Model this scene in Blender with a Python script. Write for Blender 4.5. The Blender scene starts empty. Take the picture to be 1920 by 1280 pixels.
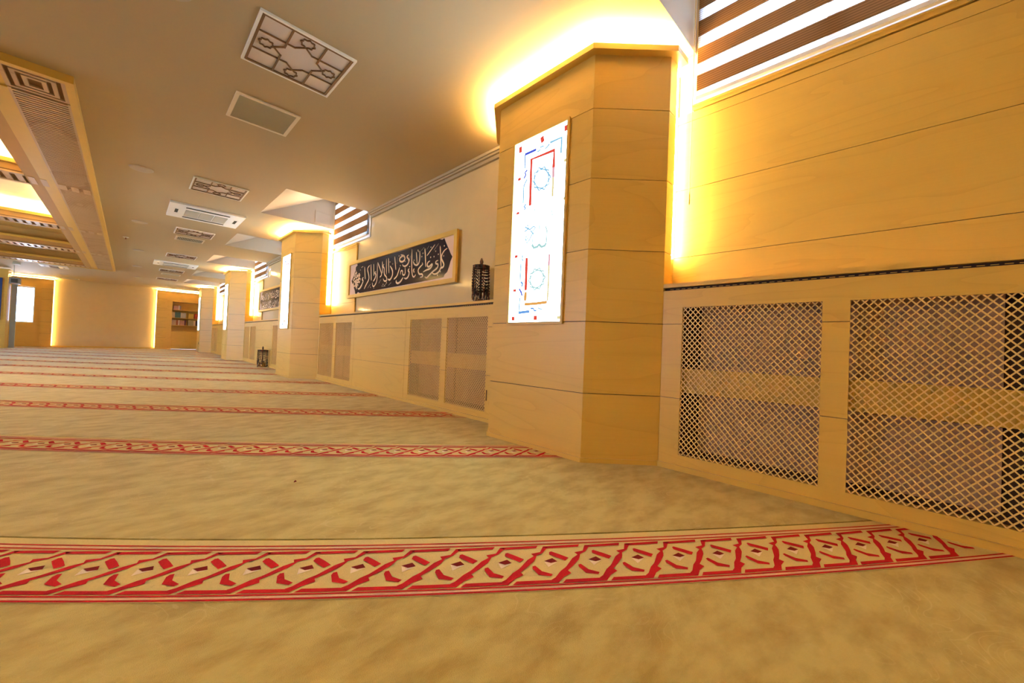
import bpy, math, random
from mathutils import Vector, Matrix
random.seed(7)
C = bpy.context.scene
COL = C.collection
# ------------------------------------------------------------------ mesh helper
class MB:
    def __init__(s): s.v=[]; s.f=[]; s.m=[]
    def quad(s,pts,m=0):
        n=len(s.v); s.v+= [tuple(p) for p in pts]; s.f.append(tuple(range(n,n+len(pts)))); s.m.append(m)
    def box(s,x0,x1,y0,y1,z0,z1,m=0):
        n=len(s.v)
        s.v+=[(x0,y0,z0),(x1,y0,z0),(x1,y1,z0),(x0,y1,z0),(x0,y0,z1),(x1,y0,z1),(x1,y1,z1),(x0,y1,z1)]
        for q in ((0,3,2,1),(4,5,6,7),(0,1,5,4),(1,2,6,5),(2,3,7,6),(3,0,4,7)):
            s.f.append(tuple(n+i for i in q)); s.m.append(m)
    def prism(s,poly,z0,z1,m=0,caps=True):
        n=len(s.v); k=len(poly)
        s.v+=[(p[0],p[1],z0) for p in poly]+[(p[0],p[1],z1) for p in poly]
        for i in range(k):
            j=(i+1)%k; s.f.append((n+i,n+j,n+k+j,n+k+i)); s.m.append(m)
        if caps:
            s.f.append(tuple(n+i for i in reversed(range(k)))); s.m.append(m)
            s.f.append(tuple(n+k+i for i in range(k))); s.m.append(m)
    def ring(s,po,pi,z,m=0):
        k=len(po)
        for i in range(k):
            j=(i+1)%k
            s.quad([(po[i][0],po[i][1],z),(po[j][0],po[j][1],z),(pi[j][0],pi[j][1],z),(pi[i][0],pi[i][1],z)],m)
    def tube(s,path,rad,n=10,m=0,cap=True):
        P=[Vector(p) for p in path]; R=rad if isinstance(rad,(list,tuple)) else [rad]*len(P)
        base=len(s.v)
        for i,p in enumerate(P):
            d=(P[min(i+1,len(P)-1)]-P[max(i-1,0)])
            d=d.normalized() if d.length>1e-9 else Vector((0,0,1))
            a=d.orthogonal().normalized() if abs(d.z)<.99 else Vector((1,0,0))
            if abs(d.z)<.99: a=d.cross(Vector((0,0,1))).normalized()
            b=d.cross(a).normalized()
            for k in range(n):
                t=2*math.pi*k/n; s.v.append(tuple(p+R[i]*(a*math.cos(t)+b*math.sin(t))))
        for i in range(len(P)-1):
            for k in range(n):
                l=(k+1)%n
                s.f.append((base+i*n+k,base+i*n+l,base+(i+1)*n+l,base+(i+1)*n+k)); s.m.append(m)
        if cap:
            s.f.append(tuple(base+k for k in reversed(range(n)))); s.m.append(m)
            s.f.append(tuple(base+(len(P)-1)*n+k for k in range(n))); s.m.append(m)
    def lathe(s,c,prof,n=20,m=0):
        s.tube([(c[0],c[1],c[2]+z) for r,z in prof],[max(r,1e-4) for r,z in prof],n,m)
    def ball(s,c,r,n=8,m=0):
        pr=[(r*math.sin(math.pi*i/n),-r*math.cos(math.pi*i/n)) for i in range(n+1)]
        s.lathe(c,pr,n+2,m)
    def bar(s,p,q,w,to3,t0,t1,m=0):
        """flat bar between 2-D points p,q, width w; to3 maps (u,v,depth)"""
        dx,dy=q[0]-p[0],q[1]-p[1]; L=math.hypot(dx,dy) or 1; nx,ny=-dy/L*w/2,dx/L*w/2
        c=[(p[0]+nx,p[1]+ny),(q[0]+nx,q[1]+ny),(q[0]-nx,q[1]-ny),(p[0]-nx,p[1]-ny)]
        s.slab(c,to3,t0,t1,m)
    def slab(s,c,to3,t0,t1,m=0):
        k=len(c); n=len(s.v)
        s.v+=[to3(a,b,t0) for a,b in c]+[to3(a,b,t1) for a,b in c]
        s.f.append(tuple(n+i for i in range(k))); s.m.append(m)
        s.f.append(tuple(n+k+i for i in reversed(range(k)))); s.m.append(m)
        for i in range(k):
            j=(i+1)%k; s.f.append((n+j,n+i,n+k+i,n+k+j)); s.m.append(m)
    def ribbon(s,pts,w,to3,t,m=0,taper=True):
        """calligraphic stroke: flat ribbon with tapered ends lying at depth t"""
        P=[Vector((a,b)) for a,b in pts]
        for _ in range(2 if len(P)>2 and taper else 0):
            Q=[P[0]]
            for a,b in zip(P,P[1:]): Q+=[a*.75+b*.25,a*.25+b*.75]
            P=Q+[P[-1]]
        n=len(s.v); N=len(P)
        for i,p in enumerate(P):
            d=P[min(i+1,N-1)]-P[max(i-1,0)]
            d=d.normalized() if d.length>1e-9 else Vector((1,0))
            e=i/(N-1); k=1.0
            if taper: k=min(1,.35+3*min(e,1-e))
            nn=Vector((-d.y,d.x))*w/2*k
            s.v+=[to3(p.x+nn.x,p.y+nn.y,t),to3(p.x-nn.x,p.y-nn.y,t)]
        for i in range(N-1):
            s.f.append((n+2*i,n+2*i+1,n+2*i+3,n+2*i+2)); s.m.append(m)
    def build(s,name,mats,parent=None,off=None,smooth=False):
        me=bpy.data.meshes.new(name)
        o=off if off is not None else (parent_off(parent) if parent else (0,0,0))
        me.from_pydata([(a-o[0],b-o[1],c-o[2]) for a,b,c in s.v],[],s.f)
        for mt in (mats if isinstance(mats,(list,tuple)) else [mats]): me.materials.append(mt)
        me.polygons.foreach_set('material_index',s.m)
        if smooth:
            me.polygons.foreach_set('use_smooth',[True]*len(me.polygons))
        me.update()
        ob=bpy.data.objects.new(name,me); COL.objects.link(ob)
        if parent: ob.parent=parent
        elif off is not None: ob.location=off
        return ob
def parent_off(p):
    o=Vector((0,0,0))
    while p is not None: o=o+p.location; p=p.parent
    return tuple(o)
def thing(name,label,cat,loc=(0,0,0),group=None):
    o=bpy.data.objects.new(name,None); COL.objects.link(o); o.location=loc; o.empty_display_size=.1
    return tag(o,label,cat,group)
def tag(o,label,cat,group=None):
    o['label']=label; o['category']=cat
    if group: o['group']=group
    return o
def struct(o): o['kind']='structure'; return o
def dup(root,dloc,label,group=None):
    def cp(o,par):
        c=o.copy(); COL.objects.link(c)
        if par: c.parent=par
        for ch in list(o.children): cp(ch,c)
        return c
    r=cp(root,None); r.location=Vector(root.location)+Vector(dloc); r['label']=label
    if group: r['group']=group
    return r
# ------------------------------------------------------------------ materials
def newmat(name):
    m=bpy.data.materials.new(name); m.use_nodes=True; nt=m.node_tree
    return m,nt,nt.nodes['Principled BSDF']
def N(nt,t,**k):
    n=nt.nodes.new(t)
    for a,b in k.items(): setattr(n,a,b)
    return n
def plain(name,col,rough=.5,metal=0,spec=.5,bump=0,bscale=200):
    m,nt,b=newmat(name)
    b.inputs['Base Color'].default_value=(*col,1); b.inputs['Roughness'].default_value=rough; b.inputs['Metallic'].default_value=metal
    b.inputs['Specular IOR Level'].default_value=spec
    tc=N(nt,'ShaderNodeTexCoord'); no=N(nt,'ShaderNodeTexNoise'); no.inputs['Scale'].default_value=bscale if bump else 6
    nt.links.new(tc.outputs['Object'],no.inputs['Vector'])
    if bump:
        bp=N(nt,'ShaderNodeBump'); bp.inputs['Strength'].default_value=bump; bp.inputs['Distance'].default_value=.002
        nt.links.new(no.outputs['Fac'],bp.inputs['Height']); nt.links.new(bp.outputs['Normal'],b.inputs['Normal'])
    else:
        mx=N(nt,'ShaderNodeMix',data_type='RGBA'); mx.inputs[6].default_value=(*[c*.96 for c in col],1); mx.inputs[7].default_value=(*[min(1,c*1.04) for c in col],1)
        nt.links.new(no.outputs['Fac'],mx.inputs[0]); nt.links.new(mx.outputs[2],b.inputs['Base Color'])
    return m
def emit(name,col,strength):
    m=bpy.data.materials.new(name); m.use_nodes=True; nt=m.node_tree; nt.nodes.clear()
    e=N(nt,'ShaderNodeEmission'); e.inputs[0].default_value=(*col,1); e.inputs[1].default_value=strength
    o=N(nt,'ShaderNodeOutputMaterial'); nt.links.new(e.outputs[0],o.inputs[0]); return m
def wood(name,c0,c1,rough=.38,scale=(.55,.55,4.0),rings=9.0,amount=1.0):
    """veneer with horizontal cathedral grain"""
    m,nt,b=newmat(name)
    tc=N(nt,'ShaderNodeTexCoord'); mp=N(nt,'ShaderNodeMapping'); mp.inputs['Scale'].default_value=scale
    nt.links.new(tc.outputs['Object'],mp.inputs['Vector'])
    no=N(nt,'ShaderNodeTexNoise'); no.inputs['Scale'].default_value=1.0; no.inputs['Detail'].default_value=2.2; no.inputs['Roughness'].default_value=.42; no.inputs['Distortion'].default_value=.4
    nt.links.new(mp.outputs[0],no.inputs['Vector'])
    mu=N(nt,'ShaderNodeMath',operation='MULTIPLY'); mu.inputs[1].default_value=rings; nt.links.new(no.outputs['Fac'],mu.inputs[0])
    fr=N(nt,'ShaderNodeMath',operation='FRACT'); nt.links.new(mu.outputs[0],fr.inputs[0])
    pw=N(nt,'ShaderNodeMath',operation='POWER'); pw.inputs[1].default_value=7; nt.links.new(fr.outputs[0],pw.inputs[0])
    mp2=N(nt,'ShaderNodeMapping'); mp2.inputs['Scale'].default_value=(scale[0]*5,scale[1]*5,scale[2]*40); nt.links.new(tc.outputs['Object'],mp2.inputs['Vector'])
    n2=N(nt,'ShaderNodeTexNoise'); n2.inputs['Scale'].default_value=1.0; n2.inputs['Detail'].default_value=3; nt.links.new(mp2.outputs[0],n2.inputs['Vector'])
    n3=N(nt,'ShaderNodeTexNoise'); n3.inputs['Scale'].default_value=.9; n3.inputs['Detail'].default_value=1; nt.links.new(tc.outputs['Object'],n3.inputs['Vector'])
    a1=N(nt,'ShaderNodeMath',operation='MULTIPLY_ADD'); a1.inputs[1].default_value=.5*amount; a1.inputs[2].default_value=0; nt.links.new(pw.outputs[0],a1.inputs[0])
    a2=N(nt,'ShaderNodeMath',operation='MULTIPLY_ADD'); a2.inputs[1].default_value=.45*amount; nt.links.new(n2.outputs['Fac'],a2.inputs[0]); nt.links.new(a1.outputs[0],a2.inputs[2])
    a3=N(nt,'ShaderNodeMath',operation='MULTIPLY_ADD'); a3.inputs[1].default_value=.3*amount; nt.links.new(n3.outputs['Fac'],a3.inputs[0]); nt.links.new(a2.outputs[0],a3.inputs[2])
    mx=N(nt,'ShaderNodeMix',data_type='RGBA'); mx.inputs[6].default_value=(*c0,1); mx.inputs[7].default_value=(*c1,1)
    nt.links.new(a3.outputs[0],mx.inputs[0]); nt.links.new(mx.outputs[2],b.inputs['Base Color'])
    b.inputs['Roughness'].default_value=rough; b.inputs['Specular IOR Level'].default_value=.45
    return m
def carpet(name,c0,c1,c2):
    m,nt,b=newmat(name)
    tc=N(nt,'ShaderNodeTexCoord'); mp=N(nt,'ShaderNodeMapping'); mp.inputs['Scale'].default_value=(2.2,4.2,1); mp.inputs['Rotation'].default_value=(0,0,.65)
    nt.links.new(tc.outputs['Object'],mp.inputs['Vector'])
    n1=N(nt,'ShaderNodeTexNoise'); n1.inputs['Scale'].default_value=2.7; n1.inputs['Detail'].default_value=5; n1.inputs['Roughness'].default_value=.6; nt.links.new(mp.outputs[0],n1.inputs['Vector'])
    cr=N(nt,'ShaderNodeValToRGB'); e=cr.color_ramp.elements; e[0].position=.34; e[0].color=(*c0,1); e[1].position=.6; e[1].color=(*c1,1); nt.links.new(n1.outputs['Fac'],cr.inputs[0])
    # faint curled vacuum swirls
    n2=N(nt,'ShaderNodeTexNoise'); n2.inputs['Scale'].default_value=3.4; n2.inputs['Detail'].default_value=1.5; n2.inputs['Distortion'].default_value=1.8; nt.links.new(tc.outputs['Object'],n2.inputs['Vector'])
    m1=N(nt,'ShaderNodeMath',operation='MULTIPLY'); m1.inputs[1].default_value=11; nt.links.new(n2.outputs['Fac'],m1.inputs[0])
    f1=N(nt,'ShaderNodeMath',operation='PINGPONG'); f1.inputs[1].default_value=.5; nt.links.new(m1.outputs[0],f1.inputs[0])
    mr=N(nt,'ShaderNodeMapRange'); mr.inputs[1].default_value=.42; mr.inputs[2].default_value=.5; mr.inputs[3].default_value=0; mr.inputs[4].default_value=.33; nt.links.new(f1.outputs[0],mr.inputs[0])
    n4=N(nt,'ShaderNodeTexNoise'); n4.inputs['Scale'].default_value=2.1; nt.links.new(tc.outputs['Object'],n4.inputs['Vector'])
    mr2=N(nt,'ShaderNodeMapRange'); mr2.inputs[1].default_value=.45; mr2.inputs[2].default_value=.6; nt.links.new(n4.outputs['Fac'],mr2.inputs[0])
    mm=N(nt,'ShaderNodeMath',operation='MULTIPLY'); nt.links.new(mr.outputs[0],mm.inputs[0]); nt.links.new(mr2.outputs[0],mm.inputs[1])
    mx=N(nt,'ShaderNodeMix',data_type='RGBA'); mx.inputs[7].default_value=(*c2,1); nt.links.new(mm.outputs[0],mx.inputs[0]); nt.links.new(cr.outputs[0],mx.inputs[6])
    nt.links.new(mx.outputs[2],b.inputs['Base Color'])
    n3=N(nt,'ShaderNodeTexNoise'); n3.inputs['Scale'].default_value=380; n3.inputs['Detail'].default_value=2; nt.links.new(tc.outputs['Object'],n3.inputs['Vector'])
    bp=N(nt,'ShaderNodeBump'); bp.inputs['Strength'].default_value=.55; bp.inputs['Distance'].default_value=.004; nt.links.new(n3.outputs['Fac'],bp.inputs['Height']); nt.links.new(bp.outputs['Normal'],b.inputs['Normal'])
    b.inputs['Roughness'].default_value=.95; b.inputs['Specular IOR Level'].default_value=.1
    b.inputs['Sheen Weight'].default_value=.25; b.inputs['Sheen Roughness'].default_value=.5
    return m
def pile(name,col,var=.12):
    m,nt,b=newmat(name)
    tc=N(nt,'ShaderNodeTexCoord'); n3=N(nt,'ShaderNodeTexNoise'); n3.inputs['Scale'].default_value=260; n3.inputs['Detail'].default_value=2; nt.links.new(tc.outputs['Object'],n3.inputs['Vector'])
    mx=N(nt,'ShaderNodeMix',data_type='RGBA'); mx.inputs[6].default_value=(*[c*(1-var) for c in col],1); mx.inputs[7].default_value=(*[min(1,c*(1+var)) for c in col],1)
    nt.links.new(n3.outputs['Fac'],mx.inputs[0]); nt.links.new(mx.outputs[2],b.inputs['Base Color'])
    bp=N(nt,'ShaderNodeBump'); bp.inputs['Strength'].default_value=.5; bp.inputs['Distance'].default_value=.003; nt.links.new(n3.outputs['Fac'],bp.inputs['Height']); nt.links.new(bp.outputs['Normal'],b.inputs['Normal'])
    b.inputs['Roughness'].default_value=.9; b.inputs['Specular IOR Level'].default_value=.15
    return m
def sheer(name,col,transp,tl=.5):
    """woven blind fabric: lets part of the daylight straight through, scatters the rest; fine weave"""
    m=bpy.data.materials.new(name); m.use_nodes=True; nt=m.node_tree; nt.nodes.clear()
    tc=N(nt,'ShaderNodeTexCoord'); w=N(nt,'ShaderNodeTexWave',wave_type='BANDS',bands_direction='Z'); w.inputs['Scale'].default_value=22 ; w.inputs['Distortion'].default_value=.3
    nt.links.new(tc.outputs['Object'],w.inputs['Vector'])
    mx=N(nt,'ShaderNodeMix',data_type='RGBA'); mx.inputs[6].default_value=(*[c*.6 for c in col],1); mx.inputs[7].default_value=(*col,1); nt.links.new(w.outputs['Fac'],mx.inputs[0])
    d=N(nt,'ShaderNodeBsdfDiffuse'); nt.links.new(mx.outputs[2],d.inputs[0])
    t=N(nt,'ShaderNodeBsdfTranslucent'); nt.links.new(mx.outputs[2],t.inputs[0])
    s1=N(nt,'ShaderNodeMixShader'); s1.inputs[0].default_value=tl; nt.links.new(d.outputs[0],s1.inputs[1]); nt.links.new(t.outputs[0],s1.inputs[2])
    tr=N(nt,'ShaderNodeBsdfTransparent'); s2=N(nt,'ShaderNodeMixShader'); s2.inputs[0].default_value=transp
    nt.links.new(s1.outputs[0],s2.inputs[1]); nt.links.new(tr.outputs[0],s2.inputs[2])
    o=N(nt,'ShaderNodeOutputMaterial'); nt.links.new(s2.outputs[0],o.inputs[0]); return m
def pane(name):
    m=bpy.data.materials.new(name); m.use_nodes=True; nt=m.node_tree; nt.nodes.clear()
    g=N(nt,'ShaderNodeBsdfGlossy'); g.inputs['Roughness'].default_value=.02; tr=N(nt,'ShaderNodeBsdfTransparent'); tr.inputs[0].default_value=(.93,.96,.97,1)
    fr=N(nt,'ShaderNodeFresnel'); s=N(nt,'ShaderNodeMixShader'); nt.links.new(fr.outputs[0],s.inputs[0]); nt.links.new(tr.outputs[0],s.inputs[1]); nt.links.new(g.outputs[0],s.inputs[2])
    o=N(nt,'ShaderNodeOutputMaterial'); nt.links.new(s.outputs[0],o.inputs[0]); return m

WARM=(1.0,.60,.17)
M_wood=wood('maple_veneer',(.76,.51,.105),(.58,.34,.06),amount=.55)
M_woodp=wood('maple_pillar',(.76,.51,.11),(.57,.335,.06),scale=(.5,.5,3.2),rings=8,amount=.55)
M_edge=plain('maple_edge',(.70,.46,.09),.4)
M_dark=plain('shadow_gap',(.035,.016,.01),.8)
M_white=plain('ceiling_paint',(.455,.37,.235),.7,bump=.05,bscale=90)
M_cove=plain('cove_paint',(.84,.79,.69),.7)
M_gloss=plain('lacquered_panel',(.68,.55,.30),.07,spec=.6)
M_pvc=plain('white_plastic',(.82,.83,.84),.35)
M_grey=plain('vent_grey',(.46,.45,.36),.5)
M_slot=plain('vent_shadow',(.06,.055,.04),.8)
M_brown=plain('light_lattice_wood',(.17,.075,.025),.45)
M_diff=plain('frosted_acrylic',(.66,.60,.60),.3)
M_back2=plain('cabinet_back_wood',(.40,.22,.10),.6)
M_discp=plain('disc_paint',(.47,.42,.35),.6)
M_lattice=wood('lattice_wood',(.92,.68,.27),(.80,.54,.18),scale=(2,2,2))
M_back=plain('cabinet_back',(.55,.35,.24),.6)
M_led=emit('led_warm',(1.0,.66,.25),300)
M_ledv=emit('led_warm_vertical',(1.0,.72,.36),70)
M_ledc=emit('led_cove',(1.0,.72,.28),52)
M_ledfill=emit('led_cove_fill',(1.0,.78,.34),66)  # strips of the coffer added behind the camera as fill
M_lede=emit('led_end',WARM,26)
M_tan=carpet('beige_pile',(.42,.315,.085),(.58,.48,.165),(.76,.66,.32))
M_cream=pile('cream_pile',(.68,.55,.25))
M_pink=pile('pink_pile',(.85,.55,.42))
M_red=pile('red_pile',(.52,.012,.022),.25)
M_mar=pile('maroon_pile',(.20,.010,.012),.25)
M_palew=pile('pale_pile',(.86,.72,.58))
M_sheer=sheer('sheer_band',(.80,.86,.92),.55)
M_opaque=sheer('opaque_band',(.27,.135,.05),.0,.04)
M_glass=pane('window_glass')
ART_STROKES= [(0.0162,[(2.883,0.419),(2.823,0.404),(2.771,0.356),(2.764,0.313),(2.806,0.267),(2.831,0.228),(2.804,0.199),(2.762,0.204),(2.746,0.17),(2.689,0.14),(2.617,0.139),(2.578,0.164)]),(0.0142,[(2.731,0.471),(2.751,0.347),(2.768,0.212)]),(0.0147,[(2.705,0.3),(2.651,0.295),(2.648,0.264),(2.709,0.255),(2.691,0.205),(2.606,0.182),(2.513,0.138),(2.455,0.106),(2.414,0.131)]),(0.0168,[(2.522,0.316),(2.473,0.306),(2.454,0.266),(2.498,0.24),(2.565,0.273),(2.581,0.259),(2.537,0.218),(2.446,0.212),(2.37,0.195)]),(0.0093,[(2.697,0.504),(2.601,0.438)]),(0.0105,[(2.618,0.505),(2.505,0.431),(2.445,0.391)]),(0.0073,[(2.484,0.51),(2.434,0.471)]),(0.0075,[(2.373,0.51),(2.308,0.477)]),(0.0151,[(2.39,0.492),(2.412,0.377),(2.428,0.252)]),(0.0153,[(2.268,0.479),(2.281,0.395),(2.265,0.319),(2.21,0.296),(2.141,0.322),(2.116,0.364)]),(0.0131,[(2.183,0.478),(2.204,0.388),(2.219,0.316)]),(0.0144,[(2.073,0.53),(2.078,0.369),(2.097,0.19),(2.148,0.145),(2.195,0.18)]),(0.0153,[(2.362,0.298),(2.301,0.272),(2.239,0.236),(2.277,0.171),(2.348,0.176),(2.375,0.135),(2.304,0.134)]),(0.0155,[(2.154,0.263),(2.123,0.24),(2.162,0.209),(2.14,0.238)]),(0.016,[(1.993,0.466),(1.938,0.451),(1.984,0.417),(2.015,0.391),(1.977,0.337),(1.899,0.32),(1.834,0.346)]),(0.0173,[(1.886,0.472),(1.796,0.471),(1.742,0.45),(1.764,0.405),(1.848,0.39),(1.908,0.428),(1.858,0.48),(1.775,0.497)]),(0.016,[(2.026,0.278),(1.984,0.256),(2.03,0.233),(2.009,0.172),(1.95,0.147),(1.895,0.166)]),(0.015,[(1.909,0.309),(1.924,0.235),(1.901,0.201),(1.845,0.216),(1.85,0.271),(1.794,0.277),(1.79,0.222)]),(0.0188,[(1.867,0.177),(1.799,0.12),(1.717,0.104),(1.671,0.131),(1.684,0.158)]),(0.0144,[(1.605,0.497),(1.627,0.409),(1.655,0.302)]),(0.0154,[(1.762,0.327),(1.73,0.265),(1.689,0.205),(1.605,0.175)]),(0.0183,[(1.479,0.38),(1.565,0.303),(1.562,0.227),(1.488,0.172),(1.429,0.197)]),(0.0134,[(1.421,0.503),(1.435,0.395),(1.454,0.277)]),(0.0136,[(1.356,0.502),(1.367,0.383),(1.378,0.265)]),(0.0162,[(1.29,0.432),(1.251,0.397),(1.306,0.371),(1.305,0.273),(1.381,0.236),(1.407,0.175),(1.315,0.174),(1.279,0.217)]),(0.0152,[(1.081,0.483),(1.156,0.389),(1.241,0.28),(1.17,0.247)]),(0.0137,[(1.233,0.479),(1.242,0.379),(1.254,0.298)]),(0.0141,[(1.072,0.469),(1.08,0.337),(1.083,0.195),(0.995,0.122),(0.941,0.137),(0.927,0.189)]),(0.0143,[(0.948,0.475),(0.958,0.371),(0.971,0.288)]),(0.0169,[(1.028,0.353),(0.989,0.332),(1.043,0.305),(1.016,0.242),(0.952,0.207)]),(0.0158,[(0.851,0.482),(0.87,0.339),(0.886,0.224)]),(0.0173,[(0.81,0.471),(0.719,0.429),(0.789,0.327),(0.809,0.252),(0.709,0.177),(0.643,0.114)]),(0.0148,[(0.627,0.472),(0.649,0.363),(0.669,0.266)]),(0.0179,[(0.598,0.304),(0.539,0.278),(0.604,0.25),(0.548,0.191),(0.454,0.123),(0.406,0.143)]),(0.0099,[(1.41,0.146),(1.291,0.097)]),(0.0101,[(1.216,0.213),(1.146,0.159)]),(0.0098,[(1.531,0.135),(1.454,0.103)]),(0.0106,[(0.863,0.174),(0.775,0.119)]),(0.011,[(0.575,0.178),(0.505,0.125)]),(0.0095,[(1.693,0.475),(1.673,0.384)]),(0.0079,[(2.037,0.446),(2.025,0.385)]),(0.0093,[(2.654,0.221),(2.671,0.187)]),(0.0098,[(0.336,0.248),(0.304,0.236),(0.278,0.261)]),(0.0098,[(0.349,0.262),(0.316,0.251),(0.292,0.277)]),(0.0096,[(0.418,0.35),(0.419,0.374),(0.464,0.363)]),(0.0098,[(0.354,0.196),(0.35,0.172),(0.305,0.184)]),(0.0098,[(0.351,0.252),(0.363,0.228),(0.317,0.23)]),(0.0097,[(0.423,0.345),(0.435,0.366),(0.476,0.35)]),(0.0098,[(0.339,0.345),(0.326,0.324),(0.284,0.341)]),(0.0098,[(0.243,0.368),(0.267,0.385),(0.302,0.363)]),(0.0097,[(0.351,0.317),(0.316,0.335),(0.347,0.35)]),(0.0098,[(0.276,0.371),(0.297,0.347),(0.254,0.343)]),(0.0097,[(0.291,0.282),(0.329,0.288),(0.345,0.261)]),(0.0097,[(0.381,0.364),(0.37,0.342),(0.328,0.358)]),(0.0097,[(0.401,0.346),(0.43,0.359),(0.458,0.335)]),(0.0098,[(0.37,0.367),(0.336,0.359),(0.315,0.385)]),(0.01,[(0.254,0.338),(0.279,0.315),(0.238,0.308)]),(0.0097,[(0.301,0.177),(0.343,0.167),(0.328,0.144)]),(0.0097,[(0.425,0.263),(0.42,0.24),(0.376,0.252)]),(0.0098,[(0.24,0.307),(0.219,0.288),(0.181,0.309)]),(0.0097,[(0.383,0.293),(0.348,0.283),(0.327,0.309)]),(0.0098,[(0.368,0.191),(0.363,0.168),(0.319,0.179)]),(0.01,[(0.27,0.198),(0.254,0.177),(0.213,0.195)]),(0.01,[(0.21,0.331),(0.246,0.313),(0.216,0.297)]),(0.0097,[(0.385,0.268),(0.387,0.292),(0.431,0.281)]),(0.0098,[(0.277,0.331),(0.258,0.311),(0.219,0.331)]),(0.0097,[(0.374,0.211),(0.415,0.201),(0.399,0.179)]),(0.0098,[(0.275,0.407),(0.316,0.409),(0.326,0.382)]),(0.0098,[(0.301,0.418),(0.344,0.41),(0.335,0.386)]),(0.0098,[(0.311,0.163),(0.315,0.187),(0.36,0.175)]),(0.0098,[(0.231,0.217),(0.197,0.237),(0.232,0.251)]),(0.0097,[(0.348,0.355),(0.366,0.331),(0.322,0.329)]),(0.0098,[(0.286,0.271),(0.256,0.258),(0.226,0.282)]),(0.0097,[(0.395,0.31),(0.437,0.304),(0.431,0.28)]),(0.0097,[(0.379,0.276),(0.385,0.299),(0.428,0.286)]),(0.0098,[(0.289,0.234),(0.326,0.217),(0.297,0.2)]),(0.0097,[(0.407,0.302),(0.42,0.278),(0.376,0.279)]),(0.0097,[(0.356,0.279),(0.379,0.256),(0.338,0.25)]),(0.0097,[(0.301,0.335),(0.343,0.324),(0.328,0.302)]),(0.0098,[(0.265,0.284),(0.308,0.28),(0.305,0.254)]),(0.0097,[(0.4,0.226),(0.403,0.249),(0.448,0.238)]),(0.01,[(0.229,0.215),(0.186,0.215),(0.183,0.242)]),(0.0097,[(0.341,0.206),(0.383,0.197),(0.369,0.174)]),(0.0097,[(0.276,0.257),(0.307,0.269),(0.334,0.245)]),(0.0097,[(0.362,0.372),(0.403,0.363),(0.391,0.339)]),(0.0097,[(0.333,0.225),(0.347,0.2),(0.301,0.201)]),(0.0097,[(0.355,0.169),(0.383,0.148),(0.345,0.137)]),(0.0096,[(0.445,0.254),(0.406,0.267),(0.427,0.287)]),(0.0097,[(0.406,0.297),(0.438,0.308),(0.462,0.283)]),(0.0098,[(0.253,0.385),(0.249,0.409),(0.295,0.402)]),(0.0098,[(0.289,0.287),(0.302,0.262),(0.256,0.264)]),(0.0096,[(0.401,0.381),(0.436,0.388),(0.454,0.361)]),(0.0098,[(0.285,0.196),(0.295,0.219),(0.338,0.204)]),(0.0098,[(0.246,0.381),(0.202,0.389),(0.214,0.413)]),(0.0098,[(0.258,0.378),(0.256,0.354),(0.21,0.366)]),(0.0096,[(0.428,0.353),(0.466,0.338),(0.443,0.319)]),(0.0096,[(0.444,0.317),(0.422,0.34),(0.463,0.345)]),(0.0096,[(0.444,0.259),(0.475,0.239),(0.44,0.227)]),(0.0097,[(0.425,0.314),(0.464,0.301),(0.444,0.281)]),(0.0097,[(0.387,0.201),(0.348,0.214),(0.37,0.234)]),(0.0098,[(0.311,0.416),(0.322,0.391),(0.276,0.395)]),(0.0096,[(0.447,0.291),(0.488,0.285),(0.481,0.26)]),(0.0097,[(0.354,0.322),(0.367,0.343),(0.409,0.326)]),(0.0098,[(0.338,0.411),(0.297,0.423),(0.315,0.444)]),(0.0097,[(0.364,0.332),(0.341,0.355),(0.383,0.36)]),(0.0098,[(0.282,0.179),(0.285,0.203),(0.331,0.191)]),(0.01,[(0.239,0.27),(0.282,0.262),(0.271,0.237)]),(0.0097,[(0.423,0.271),(0.382,0.273),(0.382,0.299)]),(0.0097,[(0.383,0.368),(0.412,0.347),(0.375,0.337)]),(0.0098,[(0.265,0.199),(0.222,0.206),(0.232,0.231)]),(0.0096,[(0.442,0.285),(0.459,0.305),(0.497,0.286)]),(0.0097,[(0.412,0.243),(0.383,0.229),(0.354,0.253)])]
ART_DOTS= [(2.607,0.358),(2.226,0.494),(2.236,0.478),(1.902,0.392),(1.993,0.394),(1.389,0.152),(1.258,0.11),(1.342,0.103),(1.779,0.348),(1.842,0.354),(2.137,0.375),(2.814,0.338),(2.819,0.457),(2.351,0.437),(2.326,0.397),(2.345,0.309),(2.032,0.304),(2.531,0.486),(2.7,0.374),(1.473,0.438),(0.518,0.474),(0.555,0.481),(0.472,0.436),(1.556,0.399),(1.287,0.132),(2.639,0.42),(2.533,0.36),(2.758,0.156),(2.698,0.119),(0.869,0.122),(0.985,0.102),(1.729,0.489)]
ART_FIELD= [(0.132,0.289),(0.194,0.345),(0.228,0.403),(0.284,0.447),(0.283,0.502),(0.346,0.528),(0.329,0.563),(1.761,0.55),(2.686,0.563),(2.772,0.537),(2.812,0.55),(2.843,0.501),(2.881,0.447),(2.926,0.385),(2.955,0.342),(2.99,0.305),(2.955,0.256),(2.932,0.196),(2.897,0.137),(2.845,0.111),(2.826,0.081),(2.622,0.077),(1.804,0.069),(0.487,0.061),(0.407,0.083),(0.358,0.056),(0.305,0.063),(0.286,0.114),(0.21,0.198)]
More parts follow.
